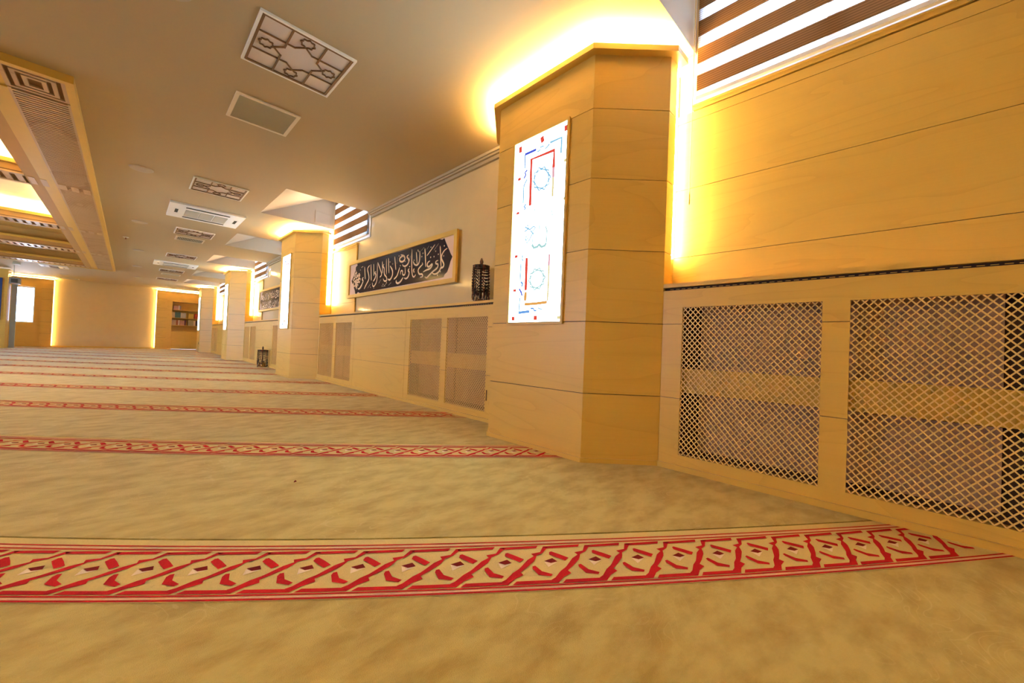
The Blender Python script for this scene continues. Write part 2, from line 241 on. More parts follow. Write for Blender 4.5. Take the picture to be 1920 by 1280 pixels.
PANEL_STROKES= [('red_tile','1','red',0.03,[(0.055,1.342),(0.058,1.294)]),('red_tile','2','red',0.03,[(0.27,1.342),(0.281,1.297)]),('red_tile','3','red',0.03,[(0.491,1.343),(0.493,1.302)]),('red_tile','4','red',0.03,[(0.055,1.103),(0.057,1.08)]),('red_tile','5','red',0.03,[(0.055,0.841),(0.056,0.822)]),('red_tile','6','red',0.03,[(0.054,0.511),(0.055,0.49)]),('red_tile','7','red',0.03,[(0.052,0.252),(0.053,0.232)]),('red_tile','8','red',0.03,[(0.049,0.043),(0.048,0.013)]),('red_tile','9','red',0.03,[(0.275,0.044),(0.275,0.013)]),('red_border','u','red',0.018,[(0.179,0.86),(0.175,1.206),(0.391,1.203),(0.392,1.081)]),('red_border','u','pink',0.015,[(0.392,1.081),(0.391,1.01)]),('red_border','u','yellow',0.012,[(0.391,1.01),(0.392,0.875)]),('blue_border','u','blue',0.009,[(0.11,1.157),(0.108,1.265)]),('blue_border','u','indigo',0.014,[(0.106,1.264),(0.219,1.265)]),('blue_border','u','cyan',0.009,[(0.229,1.244),(0.257,1.247),(0.26,1.267),(0.292,1.268),(0.284,1.256)]),('blue_border','u','cyan',0.009,[(0.305,1.24),(0.328,1.25),(0.346,1.263)]),('blue_border','u','cyan',0.012,[(0.35,1.27),(0.454,1.27),(0.454,1.16)]),('blue_border','u','indigo',0.011,[(0.136,1.14),(0.114,1.124),(0.123,1.106),(0.105,1.083)]),('blue_border','u','blue',0.009,[(0.138,1.067),(0.118,1.044),(0.106,1.022)]),('blue_border','u','cyan',0.009,[(0.106,1.022),(0.107,0.896)]),('blue_border','u','blue',0.011,[(0.137,0.882),(0.119,0.868),(0.133,0.852),(0.12,0.842)]),('red_border','l','red',0.018,[(0.166,0.476),(0.168,0.332),(0.169,0.234)]),('red_border','l','orange',0.018,[(0.169,0.221),(0.167,0.157)]),('red_border','l','orange',0.014,[(0.162,0.132),(0.263,0.131),(0.378,0.136)]),('red_border','l','pink',0.012,[(0.384,0.472),(0.384,0.393)]),('red_border','l','yellow',0.01,[(0.384,0.393),(0.385,0.252),(0.382,0.144)]),('blue_border','l','cyan',0.008,[(0.11,0.439),(0.106,0.31)]),('blue_border','l','blue',0.012,[(0.115,0.303),(0.134,0.286),(0.126,0.265)]),('blue_border','l','indigo',0.01,[(0.101,0.251),(0.122,0.225),(0.134,0.196)]),('blue_border','l','cyan',0.008,[(0.111,0.182),(0.108,0.082)]),('blue_border','l','blue',0.014,[(0.102,0.071),(0.217,0.077)]),('blue_border','l','blue',0.009,[(0.224,0.099),(0.252,0.097),(0.265,0.079),(0.285,0.081)]),('blue_border','l','cyan',0.008,[(0.122,0.5),(0.119,0.475),(0.13,0.455)]),('blue_border','l','cyan',0.006,[(0.296,0.099),(0.336,0.085)]),('rosette','u','sky',0.008,[(0.368,1.022),(0.348,1.046),(0.349,1.075),(0.322,1.085),(0.306,1.112),(0.28,1.104),(0.253,1.12),(0.239,1.096),(0.211,1.093),(0.215,1.062),(0.196,1.042),(0.217,1.017),(0.216,0.987),(0.245,0.978),(0.262,0.951),(0.288,0.96),(0.314,0.946),(0.328,0.969),(0.355,0.973),(0.351,1.002),(0.368,1.022)]),('rosette','u','sky',0.006,[(0.349,1.024),(0.346,1.042),(0.339,1.059),(0.328,1.074),(0.314,1.087),(0.298,1.096),(0.28,1.101),(0.263,1.101),(0.247,1.096),(0.234,1.087),(0.223,1.074),(0.217,1.058),(0.216,1.04),(0.219,1.021),(0.227,1.004),(0.239,0.988),(0.253,0.976),(0.27,0.967),(0.287,0.963),(0.304,0.964),(0.32,0.969),(0.333,0.978),(0.342,0.991),(0.348,1.007),(0.349,1.024)]),('rosette','l','mint',0.008,[(0.354,0.314),(0.336,0.332),(0.337,0.359),(0.311,0.363),(0.297,0.385),(0.273,0.374),(0.247,0.383),(0.234,0.359),(0.208,0.351),(0.212,0.325),(0.194,0.303),(0.214,0.284),(0.213,0.256),(0.24,0.252),(0.255,0.231),(0.279,0.243),(0.304,0.235),(0.317,0.259),(0.342,0.267),(0.338,0.293),(0.354,0.314)]),('rosette','l','mint',0.006,[(0.337,0.313),(0.334,0.328),(0.327,0.343),(0.317,0.355),(0.304,0.364),(0.289,0.369),(0.273,0.37),(0.257,0.367),(0.242,0.36),(0.229,0.35),(0.22,0.336),(0.214,0.32),(0.213,0.304),(0.216,0.288),(0.223,0.273),(0.234,0.261),(0.247,0.252),(0.263,0.247),(0.279,0.246),(0.295,0.25),(0.309,0.257),(0.322,0.268),(0.331,0.281),(0.336,0.297),(0.337,0.313)]),('script','s','mint',0.006,[(0.217,0.566),(0.221,0.638),(0.225,0.653)]),('script','s','mint',0.013,[(0.214,0.566),(0.235,0.539),(0.269,0.542),(0.282,0.558)]),('script','s','mint',0.006,[(0.285,0.555),(0.281,0.634),(0.281,0.694)]),('script','s','mint',0.013,[(0.285,0.555),(0.309,0.534),(0.34,0.54),(0.35,0.556)]),('script','s','mint',0.007,[(0.351,0.556),(0.353,0.644),(0.339,0.677)]),('script','s','sky',0.008,[(0.134,0.676),(0.175,0.69),(0.165,0.717),(0.136,0.71),(0.188,0.681),(0.225,0.699),(0.24,0.687),(0.222,0.663),(0.193,0.674),(0.223,0.644)]),('script','s','sky',0.007,[(0.146,0.608),(0.153,0.635),(0.176,0.647),(0.172,0.622),(0.15,0.604),(0.164,0.585),(0.188,0.607),(0.215,0.649)]),('script','s','mint',0.004,[(0.217,0.762),(0.376,0.817)]),('script','s','mint',0.004,[(0.219,0.729),(0.356,0.766)]),('script','s','mint',0.005,[(0.385,0.795),(0.402,0.726)]),('script','s','sky',0.007,[(0.223,0.813),(0.234,0.826)]),('yellow_tile','10','yellow',0.02,[(0.497,1.109),(0.498,1.088)]),('yellow_tile','11','yellow',0.02,[(0.503,0.847),(0.504,0.827)]),('yellow_tile','12','yellow',0.025,[(0.488,0.036),(0.489,0.014)])]
# ================================================================== CARPET
AN=math.radians(-37.2); DX,DY=math.cos(AN),math.sin(AN); NX,NY=-math.sin(AN),math.cos(AN)
N0=[1.135,2.505,3.885,5.235,6.585,7.90,9.22,10.57,11.9,13.25,14.6,15.95,17.3,18.65,20.0,21.35]
BEND=[.033,.0186,.0113,.0075,.0068,.006]+[.005]*12
def floor_pt(k,s,off,z=0):
    c=BEND[k] if s<0 else (.019 if k==0 else .008)
    n=N0[k]+off+c*s*s
    return (s*DX+n*NX, s*DY+n*NY, z)
XMIN,XMAX,YMIN,YMAX=-7.45,2.53,-3.9,23.78
def inside(p,xm=XMAX): return XMIN<p[0]<xm and YMIN<p[1]<YMAX
b=MB(); b.box(-7.6,2.75,-11.6,24.6,-.06,-.010)
fl=struct(b.build('floor',plain('subfloor',(.16,.115,.05),.9)))
ORD=['first','second','third','fourth','fifth','sixth','seventh','eighth','ninth','tenth','eleventh','twelfth','thirteenth','fourteenth','fifteenth','sixteenth','seventeenth']
G_CARP='beige prayer carpet strips with red lattice borders'
def pt_between(k,t,s):
    # row k runs from the seam beyond band k-1 to the seam beyond band k
    SE=.332
    a=floor_pt(k-1,s,SE+.006) if k>0 else floor_pt(0,s,-1.9)
    e=floor_pt(k,s,SE-.004)
    return (a[0]+(e[0]-a[0])*t,a[1]+(e[1]-a[1])*t,0)
UNIT=[
 (1,[(0,.243),(.137,.250),(.128,.233),(.012,.229)]),
 (1,[(0,.243),(-.018,.206),(-.052,.197),(-.045,.181),(-.070,.160),(-.100,.118),(-.108,.108),(-.130,.088),(-.155,.055),(-.170,.044),(-.152,.027),(-.128,.055),(-.098,.075),(-.105,.090),(-.080,.115),(-.050,.150),(-.042,.165),(-.035,.183),(-.010,.200),(.020,.241)]),
 (1,[(-.294,.026),(-.279,.043),(-.166,.043),(-.152,.027)]),
 (1,[(.014,.204),(.011,.188),(.028,.172),(.057,.147),(.073,.164),(.048,.187),(.022,.208)]),
 (1,[(-.061,.120),(-.063,.107),(-.050,.072),(-.012,.062),(-.004,.073),(-.035,.091),(-.051,.124)]),
 (2,[(-.016,.149),(.016,.165),(.029,.144),(.005,.136)]),
 (3,[(-.016,.147),(.005,.135),(.029,.142),(-.009,.113)])]
for k in range(len(N0)):
    # pile field
    b=MB(); ns=14; S0,S1,ds=-24,6,.12
    s=S0
    while s<S1:
        for i in range(ns):
            q=[pt_between(k,i/ns,s),pt_between(k,i/ns,s+ds),pt_between(k,(i+1)/ns,s+ds),pt_between(k,(i+1)/ns,s)]
            c=(sum(p[0] for p in q)/4,sum(p[1] for p in q)/4)
            if inside(c):
                b.quad(q)
                if i==0: b.quad([(q[0][0],q[0][1],-.012),(q[1][0],q[1][1],-.012),q[1],q[0]])
                if i==ns-1: b.quad([(q[2][0],q[2][1],-.012),(q[3][0],q[3][1],-.012),q[3],q[2]])
        s+=ds
    t=b.build('carpet_strip',M_tan,fl)
    # border band: cream ground, red lattice
    b=MB(); s=S0
    while s<S1:
        for (o0,o1,m,z) in ((-.006,.325,0,.0012),(-.0035,.0035,1,.0022),(.0055,.0125,4,.0022),(.0155,.0225,1,.0022),(.2565,.2635,1,.0022),(.2675,.2745,4,.0022),(.2795,.2865,1,.0022)):
            q=[floor_pt(k,s,o0,z),floor_pt(k,s+ds,o0,z),floor_pt(k,s+ds,o1,z),floor_pt(k,s,o1,z)]
            c=(sum(p[0] for p in q)/4,sum(p[1] for p in q)/4)
            if inside(c): b.quad(q,m)
        s+=ds
    PER=.1552; j0=int((S0)/PER)
    ph=.787 if k==0 else .787+.06*k
    for j in range(j0,int(S1/PER)):
        sc=ph+j*PER
        if not inside(floor_pt(k,sc,.14)): continue
        for m,poly in UNIT:
            b.quad([floor_pt(k,sc+u,v,.0026) for u,v in poly],m)
    b.build('lattice_border',[M_cream,M_red,M_mar,M_palew,M_pink],t)
# red lint on the second strip
b=MB(); b.tube([(.612,2.118,.004),(.617,2.122,.007),(.622,2.120,.004)],.003,6); b.tube([(.618,2.126,.003),(.620,2.131,.006)],.0025,6)
tag(b.build('yarn_scrap',M_mar,off=(.617,2.122,0)),'tiny scrap of red yarn lying on the beige carpet','yarn scrap')

# ================================================================== ROOM SHELL
ZC=2.75; XW=2.665; XS=1.45
WINS=[(-.40,1.012),(5.98,7.41),(9.35,10.78),(12.33,13.755),(15.86,17.29),(18.67,20.1)]
WZ0,WZ1=2.375,3.32
def tiles(b,us,vs,holes,put):
    for u0,u1 in zip(us,us[1:]):
        for v0,v1 in zip(vs,vs[1:]):
            cu,cv=(u0+u1)/2,(v0+v1)/2
            if any(h[0]<cu<h[1] and h[2]<cv<h[3] for h in holes): continue
            put(u0,u1,v0,v1)
# right wall (in X slab) with window openings
b=MB(); us=sorted({-11.5,24.5}|{y for w in WINS for y in w}); vs=[0,WZ0,WZ1,3.6]
tiles(b,us,vs,[(w[0],w[1],WZ0,WZ1) for w in WINS],lambda u0,u1,v0,v1:b.box(XW,XW+.16,u0,u1,v0,v1))
struct(b.build('wall_right',M_gloss))
# ceiling with splayed window recesses and the coffer opening
CFS=[(-6.35,-.42,4.78,18.35),(-6.35,-.42,-11.26,2.33)]; CF=CFS[0]
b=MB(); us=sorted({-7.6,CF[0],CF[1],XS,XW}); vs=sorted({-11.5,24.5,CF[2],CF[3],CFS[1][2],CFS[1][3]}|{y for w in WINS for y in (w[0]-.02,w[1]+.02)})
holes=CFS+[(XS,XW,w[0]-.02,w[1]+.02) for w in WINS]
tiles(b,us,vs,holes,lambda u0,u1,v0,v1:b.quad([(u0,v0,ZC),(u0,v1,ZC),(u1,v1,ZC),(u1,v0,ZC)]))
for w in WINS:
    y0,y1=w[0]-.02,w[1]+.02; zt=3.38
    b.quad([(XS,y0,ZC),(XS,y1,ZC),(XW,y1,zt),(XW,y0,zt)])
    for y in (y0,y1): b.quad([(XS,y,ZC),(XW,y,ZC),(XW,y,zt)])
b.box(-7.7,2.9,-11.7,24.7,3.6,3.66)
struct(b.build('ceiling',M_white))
FILL_WINS=[(6.0,8.6),(11.2,13.8),(16.4,19.0)]  # unseen left windows, added to bring more daylight into the hall
b=MB(); tiles(b,sorted({-11.7,24.6}|{y for w in FILL_WINS for y in w}),[0,.95,2.3,3.6],[(w[0],w[1],.95,2.3) for w in FILL_WINS],lambda u0,u1,v0,v1:b.box(-7.7,-7.55,u0,u1,v0,v1)); struct(b.build('wall_left',M_gloss))
for i,(y0,y1) in enumerate(FILL_WINS):
    b=MB(); f=.05; ym=(y0+y1)/2
    b.box(-7.66,-7.54,y0,y0+f,.95,2.3); b.box(-7.66,-7.54,y1-f,y1,.95,2.3); b.box(-7.66,-7.54,y0+f,y1-f,.95,1.0); b.box(-7.66,-7.54,y0+f,y1-f,2.25,2.3); b.box(-7.64,-7.56,ym-.03,ym+.03,1.0,2.25)
    w=struct(b.build('window_%d'%(8+i),M_pvc,off=(-7.6,ym,.95)))  # frame of a window added for its daylight
    b=MB(); b.box(-7.605,-7.60,y0+f,ym-.03,1.0,2.25); b.box(-7.605,-7.60,ym+.03,y1-f,1.0,2.25); b.build('window_glass',M_glass,w)
b=MB(); b.box(-7.7,2.85,-11.65,-11.5,0,3.6); struct(b.build('wall_back',M_gloss))
YE=23.8
# end wall with one window opening
EW=(-3.17,-2.66,.92,2.31)
b=MB(); tiles(b,[-7.7,EW[0],EW[1],2.85],[0,EW[2],EW[3],3.6],[EW],lambda u0,u1,v0,v1:b.box(u0,u1,YE+.45,YE+.6,v0,v1))
struct(b.build('wall_end',M_gloss))
# crown moulding along the right wall between recesses
b=MB()
for y0,y1 in ((2.66,5.96),(9.0,9.33),(10.8,12.31),(13.78,15.84),(17.31,18.65)):
    b.box(XW-.03,XW,y0,y1,2.665,2.70); b.box(XW-.055,XW,y0,y1,2.70,2.72); b.box(XW-.075,XW,y0,y1,2.72,ZC-.001)
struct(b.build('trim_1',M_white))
# ------------------------------------------------------------------ windows: frame, glass, blind
G_BL='zebra roller blinds over the high windows'
blind_labels=['wide zebra blind of brown and bright stripes over the window closest to the camera',
 'zebra blind over the window above the calligraphy frame nearest the camera',
 'zebra blind mostly hidden behind the second maple pillar from the camera',
 'zebra blind over the window beside the third maple pillar from the camera',
 'zebra blind behind the third maple pillar from the camera, far side',
 'zebra blind beside the fourth and farthest maple pillar']
for i,(y0,y1) in enumerate(WINS):
    b=MB(); f=.045; x0,x1=XW-.012,XW+.09
    b.box(x0,x1,y0,y0+f,WZ0,WZ1); b.box(x0,x1,y1-f,y1,WZ0,WZ1); b.box(x0,x1,y0+f,y1-f,WZ0,WZ0+f); b.box(x0,x1,y0+f,y1-f,WZ1-f,WZ1)
    ym=(y0+y1)/2; b.box(x0+.03,x1,ym-.03,ym+.03,WZ0+f,WZ1-f)
    w=struct(b.build('window_%d'%(i+1),M_pvc,off=(XW,ym,WZ0)))
    g=MB(); g.box(XW+.05,XW+.056,y0+f,ym-.03,WZ0+f,WZ1-f); g.box(XW+.05,XW+.056,ym+.03,y1-f,WZ0+f,WZ1-f)
    g.build('window_glass',M_glass,w)
    # blind
    bx=2.606
    t=thing('zebra_blind',blind_labels[i],'window blind',(bx,ym,WZ0),G_BL)
    b=MB(); z=2.440
    a0,a1=y0+.012,y1-.012
    def band(z0,z1,m):
        b.quad([(bx,a0,z0),(bx,a1,z0),(bx,a1,z1),(bx,a0,z1)],m)
    band(2.412,2.452,1)
    z=2.452
    while z<3.24:
        z1=min(z+.106,3.25); band(z,z1,0)
        z2=min(z1+.076,3.25)
        if z2>z1: band(z1,z2,1)
        z=z2
    b.build('striped_fabric',[M_opaque,M_sheer],t)
    b=MB(); b.box(bx-.012,bx+.012,a0,a1,2.388,2.412); b.build('bottom_rail',M_pvc,t)
    b=MB(); b.box(bx-.03,bx+.04,a0,a1,3.24,3.31); b.build('head_box',M_pvc,t)
    b=MB(); b.tube([(bx-.006,y1+.008,3.24),(bx-.006,y1+.010,1.78)],.0022,6); cd=b.build('pull_cord',M_edge,t)
    b=MB(); b.lathe((bx-.006,y1+.010,1.70),[(.002,0),(.006,.01),(.005,.07),(.002,.085)],10); b.build('cord_weight',M_edge,cd)
# access panel on the side of the second recess
b=MB(); yy=WINS[1][1]+.019
for (xa,xb,za,zb) in ((2.28,2.56,2.80,2.82),(2.28,2.56,3.0,3.02),(2.28,2.30,2.82,3.0),(2.54,2.56,2.82,3.0)): b.box(xa,xb,yy-.008,yy,za,zb)
b.box(2.30,2.54,yy-.003,yy,2.82,3.0)
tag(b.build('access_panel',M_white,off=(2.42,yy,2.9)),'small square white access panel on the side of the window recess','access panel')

# ================================================================== PILLARS
PP=6.344
XP=2.08; YA0,YA1=1.445,2.341; XB=2.428; CH=XB-XP
PLAN=[(XP,YA0),(XB,YA0-CH),(2.53,YA0-CH),(2.53,YA0-CH+.035),(XW-.003,YA0-CH+.035),(XW-.003,YA1+CH-.035),(2.53,YA1+CH-.035),(2.53,YA1+CH),(XB,YA1+CH),(XP,YA1)]
def off_plan(d,back=2.53):
    k=d*math.tan(math.radians(22.5))
    return [(XP-d,YA0-k),(XB-k,YA0-CH-d),(back,YA0-CH-d),(back,YA1+CH+d),(XB-k,YA1+CH+d),(XP-d,YA1+k)]
ZG=[0,.439,.901,1.366,1.826,2.281,2.635]
G_P='maple clad pillars along the window wall'
pil=thing('pillar','maple clad pillar closest to the camera with a tall glowing glass panel','pillar',(XP+.25,(YA0+YA1)/2,0),G_P)
b=MB()
for z0,z1 in zip(ZG,ZG[1:]):
    b.prism(PLAN,z0+.002,z1-.002,0)
inn=[(x+(.006 if i in (0,9) else 0),y+(.006 if i in (0,1,2,3) else (-.006 if i in (6,7,8,9) else 0))) for i,(x,y) in enumerate(PLAN)]
b.prism(inn,.001,2.634,1)
b.build('shaft',[M_woodp,M_dark],pil)
b=MB(); b.prism(off_plan(.012),.001,.03); b.build('plinth',M_edge,pil)
b=MB(); b.prism(off_plan(.055,2.56),2.632,2.668); b.build('cornice',M_edge,pil)
b=MB(); o1=off_plan(.02,2.56); o2=off_plan(-.03,2.50); 
for (i,j) in ((0,1),(4,5),(5,0)):
    b.quad([(o1[i][0],o1[i][1],2.676),(o1[j][0],o1[j][1],2.676),(o2[j][0],o2[j][1],2.676),(o2[i][0],o2[i][1],2.676)])
b.build('cornice_light_strip',M_led,pil)
b=MB()
for (ya,s) in ((YA0-CH+.035,-1),):
    b.box(2.555,2.615,ya+(-.010 if s<0 else 0.0),ya+(0.0 if s<0 else .010),1.36,2.72)
b.build('edge_light_strip',M_ledv,pil)
PL=['second maple clad pillar from the camera, past the bay with the large calligraphy frame',
    'third maple clad pillar from the camera, past the second calligraphy frame',
    'fourth and farthest maple clad pillar, beside the bookcase']
for k in range(3): dup(pil,(0,PP*(k+1),0),PL[k])
# ------------------------------------------------------------------ backlit glass panels
G_G='backlit stained glass panels on the pillars'
gp=thing('backlit_panel','tall backlit stained glass panel on the pillar closest to the camera','light panel',(XP,1.893,.904),G_G)
b=MB(); u0,u1,v0,v1=1.642,2.144,.904,2.275
b.box(XP-.016,XP-.001,u0-.018,u0,v0-.018,v1+.018); b.box(XP-.016,XP-.001,u1,u1+.018,v0-.018,v1+.018)
b.box(XP-.016,XP-.001,u0,u1,v0-.018,v0); b.box(XP-.016,XP-.001,u0,u1,v1,v1+.018)
b.build('frame',M_edge,gp)
b=MB(); b.box(XP-.010,XP-.001,u0,u1,v0,v1); b.build('glass',emit('lit_glass',(.66,.86,1.0),9.5),gp)
CM={'red':(1,.10,.06),'pink':(1,.52,.58),'yellow':(1,.86,.42),'orange':(1,.48,.12),'blue':(.22,.48,1),'indigo':(.10,.14,.85),'cyan':(.36,.74,1),'sky':(.30,.66,.95),'mint':(.52,.86,.84)}
MG={c:emit('glass_'+c,CM[c],.62) for c in CM}
def pan3(u,v,t): return (XP-.010-t,2.144-u,.904+v)
for key in sorted({(g,u) for g,u,c,w,p in PANEL_STROKES}):
    b=MB()
    sel=[(i,c,w,p) for i,(g,u,c,w,p) in enumerate(PANEL_STROKES) if (g,u)==key]
    used=sorted({c for i,c,w,p in sel})
    for i,c,w,p in sel: b.ribbon(p,w*1.5 if w<.025 else w*1.1,pan3,.0006+.00002*i,used.index(c),taper=False)
    b.build(key[0],[MG[c] for c in used],gp)
GL=['backlit glass panel on the second maple pillar from the camera','backlit glass panel on the third maple pillar from the camera','backlit glass panel on the farthest maple pillar, beside the bookcase']
for k in range(3): dup(gp,(0,PP*(k+1),0),GL[k])

# ================================================================== CABINETS UNDER THE WINDOWS
XC=2.431
def cabinet(label,ya,yb,holes,seams,loc):
    t=thing('radiator_cabinet',label,'cabinet',loc,'maple cabinets with lattice screens along the window wall')
    zt,zb=1.003,.0935
    ys=sorted({ya,yb}|{h for q in holes for h in q}|set(seams)); zs=[0,zb,.439,.901,zt,1.113]
    b=MB(); g=.0016
    def put(u0,u1,v0,v1):
        z0=v0+(g if v0 in (.439,.901) else 0); z1=v1-(g if v1 in (.439,.901) else 0)
        y0=u0+(g if u0 in seams else 0); y1=u1-(g if u1 in seams else 0)
        b.box(XC,XC+.018,y0,y1,z0,z1,0)
    tiles(b,ys,zs,[(q[0],q[1],zb,zt) for q in holes],put)
    # dark backing behind the joints only where the face is closed
    tiles(b,ys,[0,zb,zt,1.113],[(q[0],q[1],zb,zt) for q in holes],lambda u0,u1,v0,v1:b.quad([(XC+.012,u0,v0),(XC+.012,u1,v0),(XC+.012,u1,v1),(XC+.012,u0,v1)],1))
    b.build('face_board',[M_wood,M_dark],t)
    b=MB(); b.box(XC-.016,XC,ya,yb,.0,.032); b.build('plinth',M_edge,t)
    b=MB(); b.box(XC+.02,XC+.03,ya,yb,1.113,1.131,0)
    y=ya+.02
    while y<yb-.03: b.box(XC+.0185,XC+.0199,y,y+.022,1.121,1.1235,1); y+=.036
    b.build('vent_strip',[M_dark,M_edge],t)
    for (h0,h1) in holes:
        b=MB(); dy,dz=.0303,.0345; m=dz/dy; w=.0052
        H=zt-zb; W=h1-h0
        for sgn,xx in ((1,XC+.004),(-1,XC+.008)):
            c=-H if sgn>0 else 0
            n0=int(-H/dz)-1; n1=int((W*m+H)/dz)+2
            for i in range(n0,n1):
                # line z = sgn*m*y + c
                if sgn>0: c=-i*dz+0; f=lambda y:m*y+c
                else: c=i*dz; f=lambda y:-m*y+c
                lo,hi=0.0,W
                yz0=(0-c)/(sgn*m); yzH=(H-c)/(sgn*m)
                lo=max(lo,min(yz0,yzH)); hi=min(hi,max(yz0,yzH))
                if hi-lo<.004: continue
                b.bar((h0+lo,zb+f(lo)),(h0+hi,zb+f(hi)),w,lambda u,v,t_:(t_,u,v),xx,xx+.004)
        b.build('lattice_screen',M_lattice,t)
        p0,p1=h0-.03,h1+.03
        if ya<-1: p0,p1=(h0-.04,h1-.055) if h0>0 else (-.29,h1+.02)
        b=MB(); b.box(2.60,2.61,p0,p1,.62,1.08); b.box(2.60,2.61,p0,p1,.105,.46); b.build('back_panel',M_back if ya<-1 else M_back2,t)
        b=MB(); b.box(2.475,2.50,h0-.03,h1+.03,.475,.625); b.build('cross_rail',M_wood,t)
    b=MB(); b.box(2.625,2.655,ya+.001,yb-.001,.001,1.112,0); b.box(XC+.02,2.624,ya+.001,yb-.001,.034,.06,1); b.build('carcass',[plain('cabinet_inside',(.10,.05,.025),.8),M_edge],t)
    return t
def cab_loc(ya,yb): return (XC,(ya+yb)/2,0)
B2=[(2.804,3.467),(3.573,4.235),(5.988,6.62),(6.737,7.389)]
S2=[5.885,4.345]
yb1=YA0-CH-.001
cabinet('maple cabinet with wide lattice screens closest to the camera, under the bare wood wall',-2.4,yb1,[(-.56,.187),(.2915,.972)],[-.66],cab_loc(-2.4,yb1))
c2=cabinet('maple cabinet with two pairs of lattice screens under the nearest calligraphy frame',YA1+CH+.001,YA0-CH+PP-.001,B2,S2,cab_loc(YA1+CH,YA0-CH+PP))
b=MB(); b.box(XC-.004,XC+.001,2.775,2.785,.20,.30); b.build('hinge',M_brown,c2)
dup(c2,(0,PP,0),'maple cabinet with lattice screens between the second and third pillars')
dup(c2,(0,2*PP,0),'maple cabinet with lattice screens between the third and fourth pillars')
def ledge(label,ya,yb):
    b=MB(); b.box(XC-.004,XW-.001,ya,yb,1.132,1.157)
    o=b.build('ledge',M_wood,off=(XC,(ya+yb)/2,1.145)); tag(o,label,'ledge','maple ledges on top of the lattice cabinets')
ledge('long maple ledge over the lattice cabinet closest to the camera',-2.4,yb1)
for k,l in enumerate(['maple ledge below the nearest calligraphy frame, carrying the hanging beads','maple ledge between the second and third pillars, below the second calligraphy frame','maple ledge between the third and fourth pillars']):
    ledge(l,YA1+CH+.001+PP*k,YA0-CH-.001+PP*(k+1))

# ================================================================== WOOD WALL PANELS UNDER THE WINDOWS
def wallpanel(name,ya,yb,x0,cap):
    b=MB(); zs=[1.158,1.366,1.826,2.285,2.345]
    for z0,z1 in zip(zs,zs[1:]): b.box(x0,XW-.006,ya,yb,z0+(.0015 if z0>1.2 else 0),z1-.0015)
    b.box(x0+.006,XW-.001,ya+.002,yb-.002,1.159,2.344,1)
    if cap: b.box(x0-.02,XW-.001,ya-.02,yb,2.318,2.345,0)
    struct(b.build(name,[M_wood,M_dark]))
wallpanel('trim_2',-2.4,YA0-CH+.034,2.639,False)
for k in range(3): wallpanel('trim_%d'%(k+3),6.43+PP*k,YA0-CH+.034+PP*(k+1),2.64,True)
b=MB(); b.box(2.632,2.66,-.42,1.03,2.352,2.374); b.box(2.622,2.66,-.44,1.03,2.374,2.382); struct(b.build('trim_6',M_edge))

# ================================================================== CALLIGRAPHY FRAMES
G_A='framed calligraphy panels on the window wall'
art=thing('calligraphy_frame','long framed calligraphy in pale script on navy, between the two pillars nearest the camera','wall art',(2.64,5.148,1.735),G_A)
AX=2.628
def art3(u,v,t): return (AX-t,6.69-u,1.43+v)
b=MB()
for (a,c,d,e) in ((6.62,6.69,1.43,2.04),(3.605,3.66,1.43,2.04)): b.box(AX-.02,2.6385,a,c,d,e)
for (d,e) in ((1.43,1.482),(1.985,2.04)): b.box(AX-.02,2.6385,3.66,6.62,d,e)
b.build('frame',M_edge,art)
b=MB(); b.box(AX,2.638,3.66,6.62,1.482,1.985); b.build('paper',plain('paper',(.78,.60,.48),.18,spec=.6),art)
b=MB(); b.slab(ART_FIELD,art3,.0005,.0015); b.build('navy_field',plain('navy_lacquer',(.012,.011,.028),.12,spec=.6),art)
M_gold=plain('script_gold',(.80,.60,.36),.35)
b=MB()
for i,(w,pts) in enumerate(ART_STROKES): b.ribbon(pts,w*1.45,art3,.002+.00001*i)
for u,v in ART_DOTS:
    r=.011; b.slab([(u-r,v),(u,v+r),(u+r,v),(u,v-r)],art3,.002,.0026)
b.build('script',M_gold,art)
# second panel: same format, denser script in two lines
art_b=thing('calligraphy_frame','framed calligraphy with dense script seen between the second and third pillars','wall art',(2.64,5.148+PP,1.735),G_A)
def art3b(u,v,t): return (AX-t,6.69+PP-u,1.43+v)
b=MB()
for (a,c,d,e) in ((6.62,6.69,1.43,2.04),(3.605,3.66,1.43,2.04)): b.box(AX-.02,2.6385,a+PP,c+PP,d,e)
for (d,e) in ((1.43,1.482),(1.985,2.04)): b.box(AX-.02,2.6385,3.66+PP,6.62+PP,d,e)
b.build('frame',M_edge,art_b)
b=MB(); b.box(AX,2.638,3.66+PP,6.62+PP,1.482,1.985); b.build('paper',bpy.data.materials['paper'],art_b)
b=MB(); b.slab(ART_FIELD,art3b,.0005,.0015); b.build('navy_field',bpy.data.materials['navy_lacquer'],art_b)
b=MB(); i=0
for row,(lo,sc) in enumerate(((.30,.5),(.06,.5))):
    for (w,pts) in ART_STROKES:
        um=3.05-.02
        q=[((um-u) if row else u,lo+(v-.10)*sc) for u,v in pts]; i+=1
        q=[(min(max(u,.22),2.86),min(max(v,.08),.53)) for u,v in q]
        b.ribbon(q,w,art3b,.002+.00001*i)
b.build('script',M_gold,art_b)
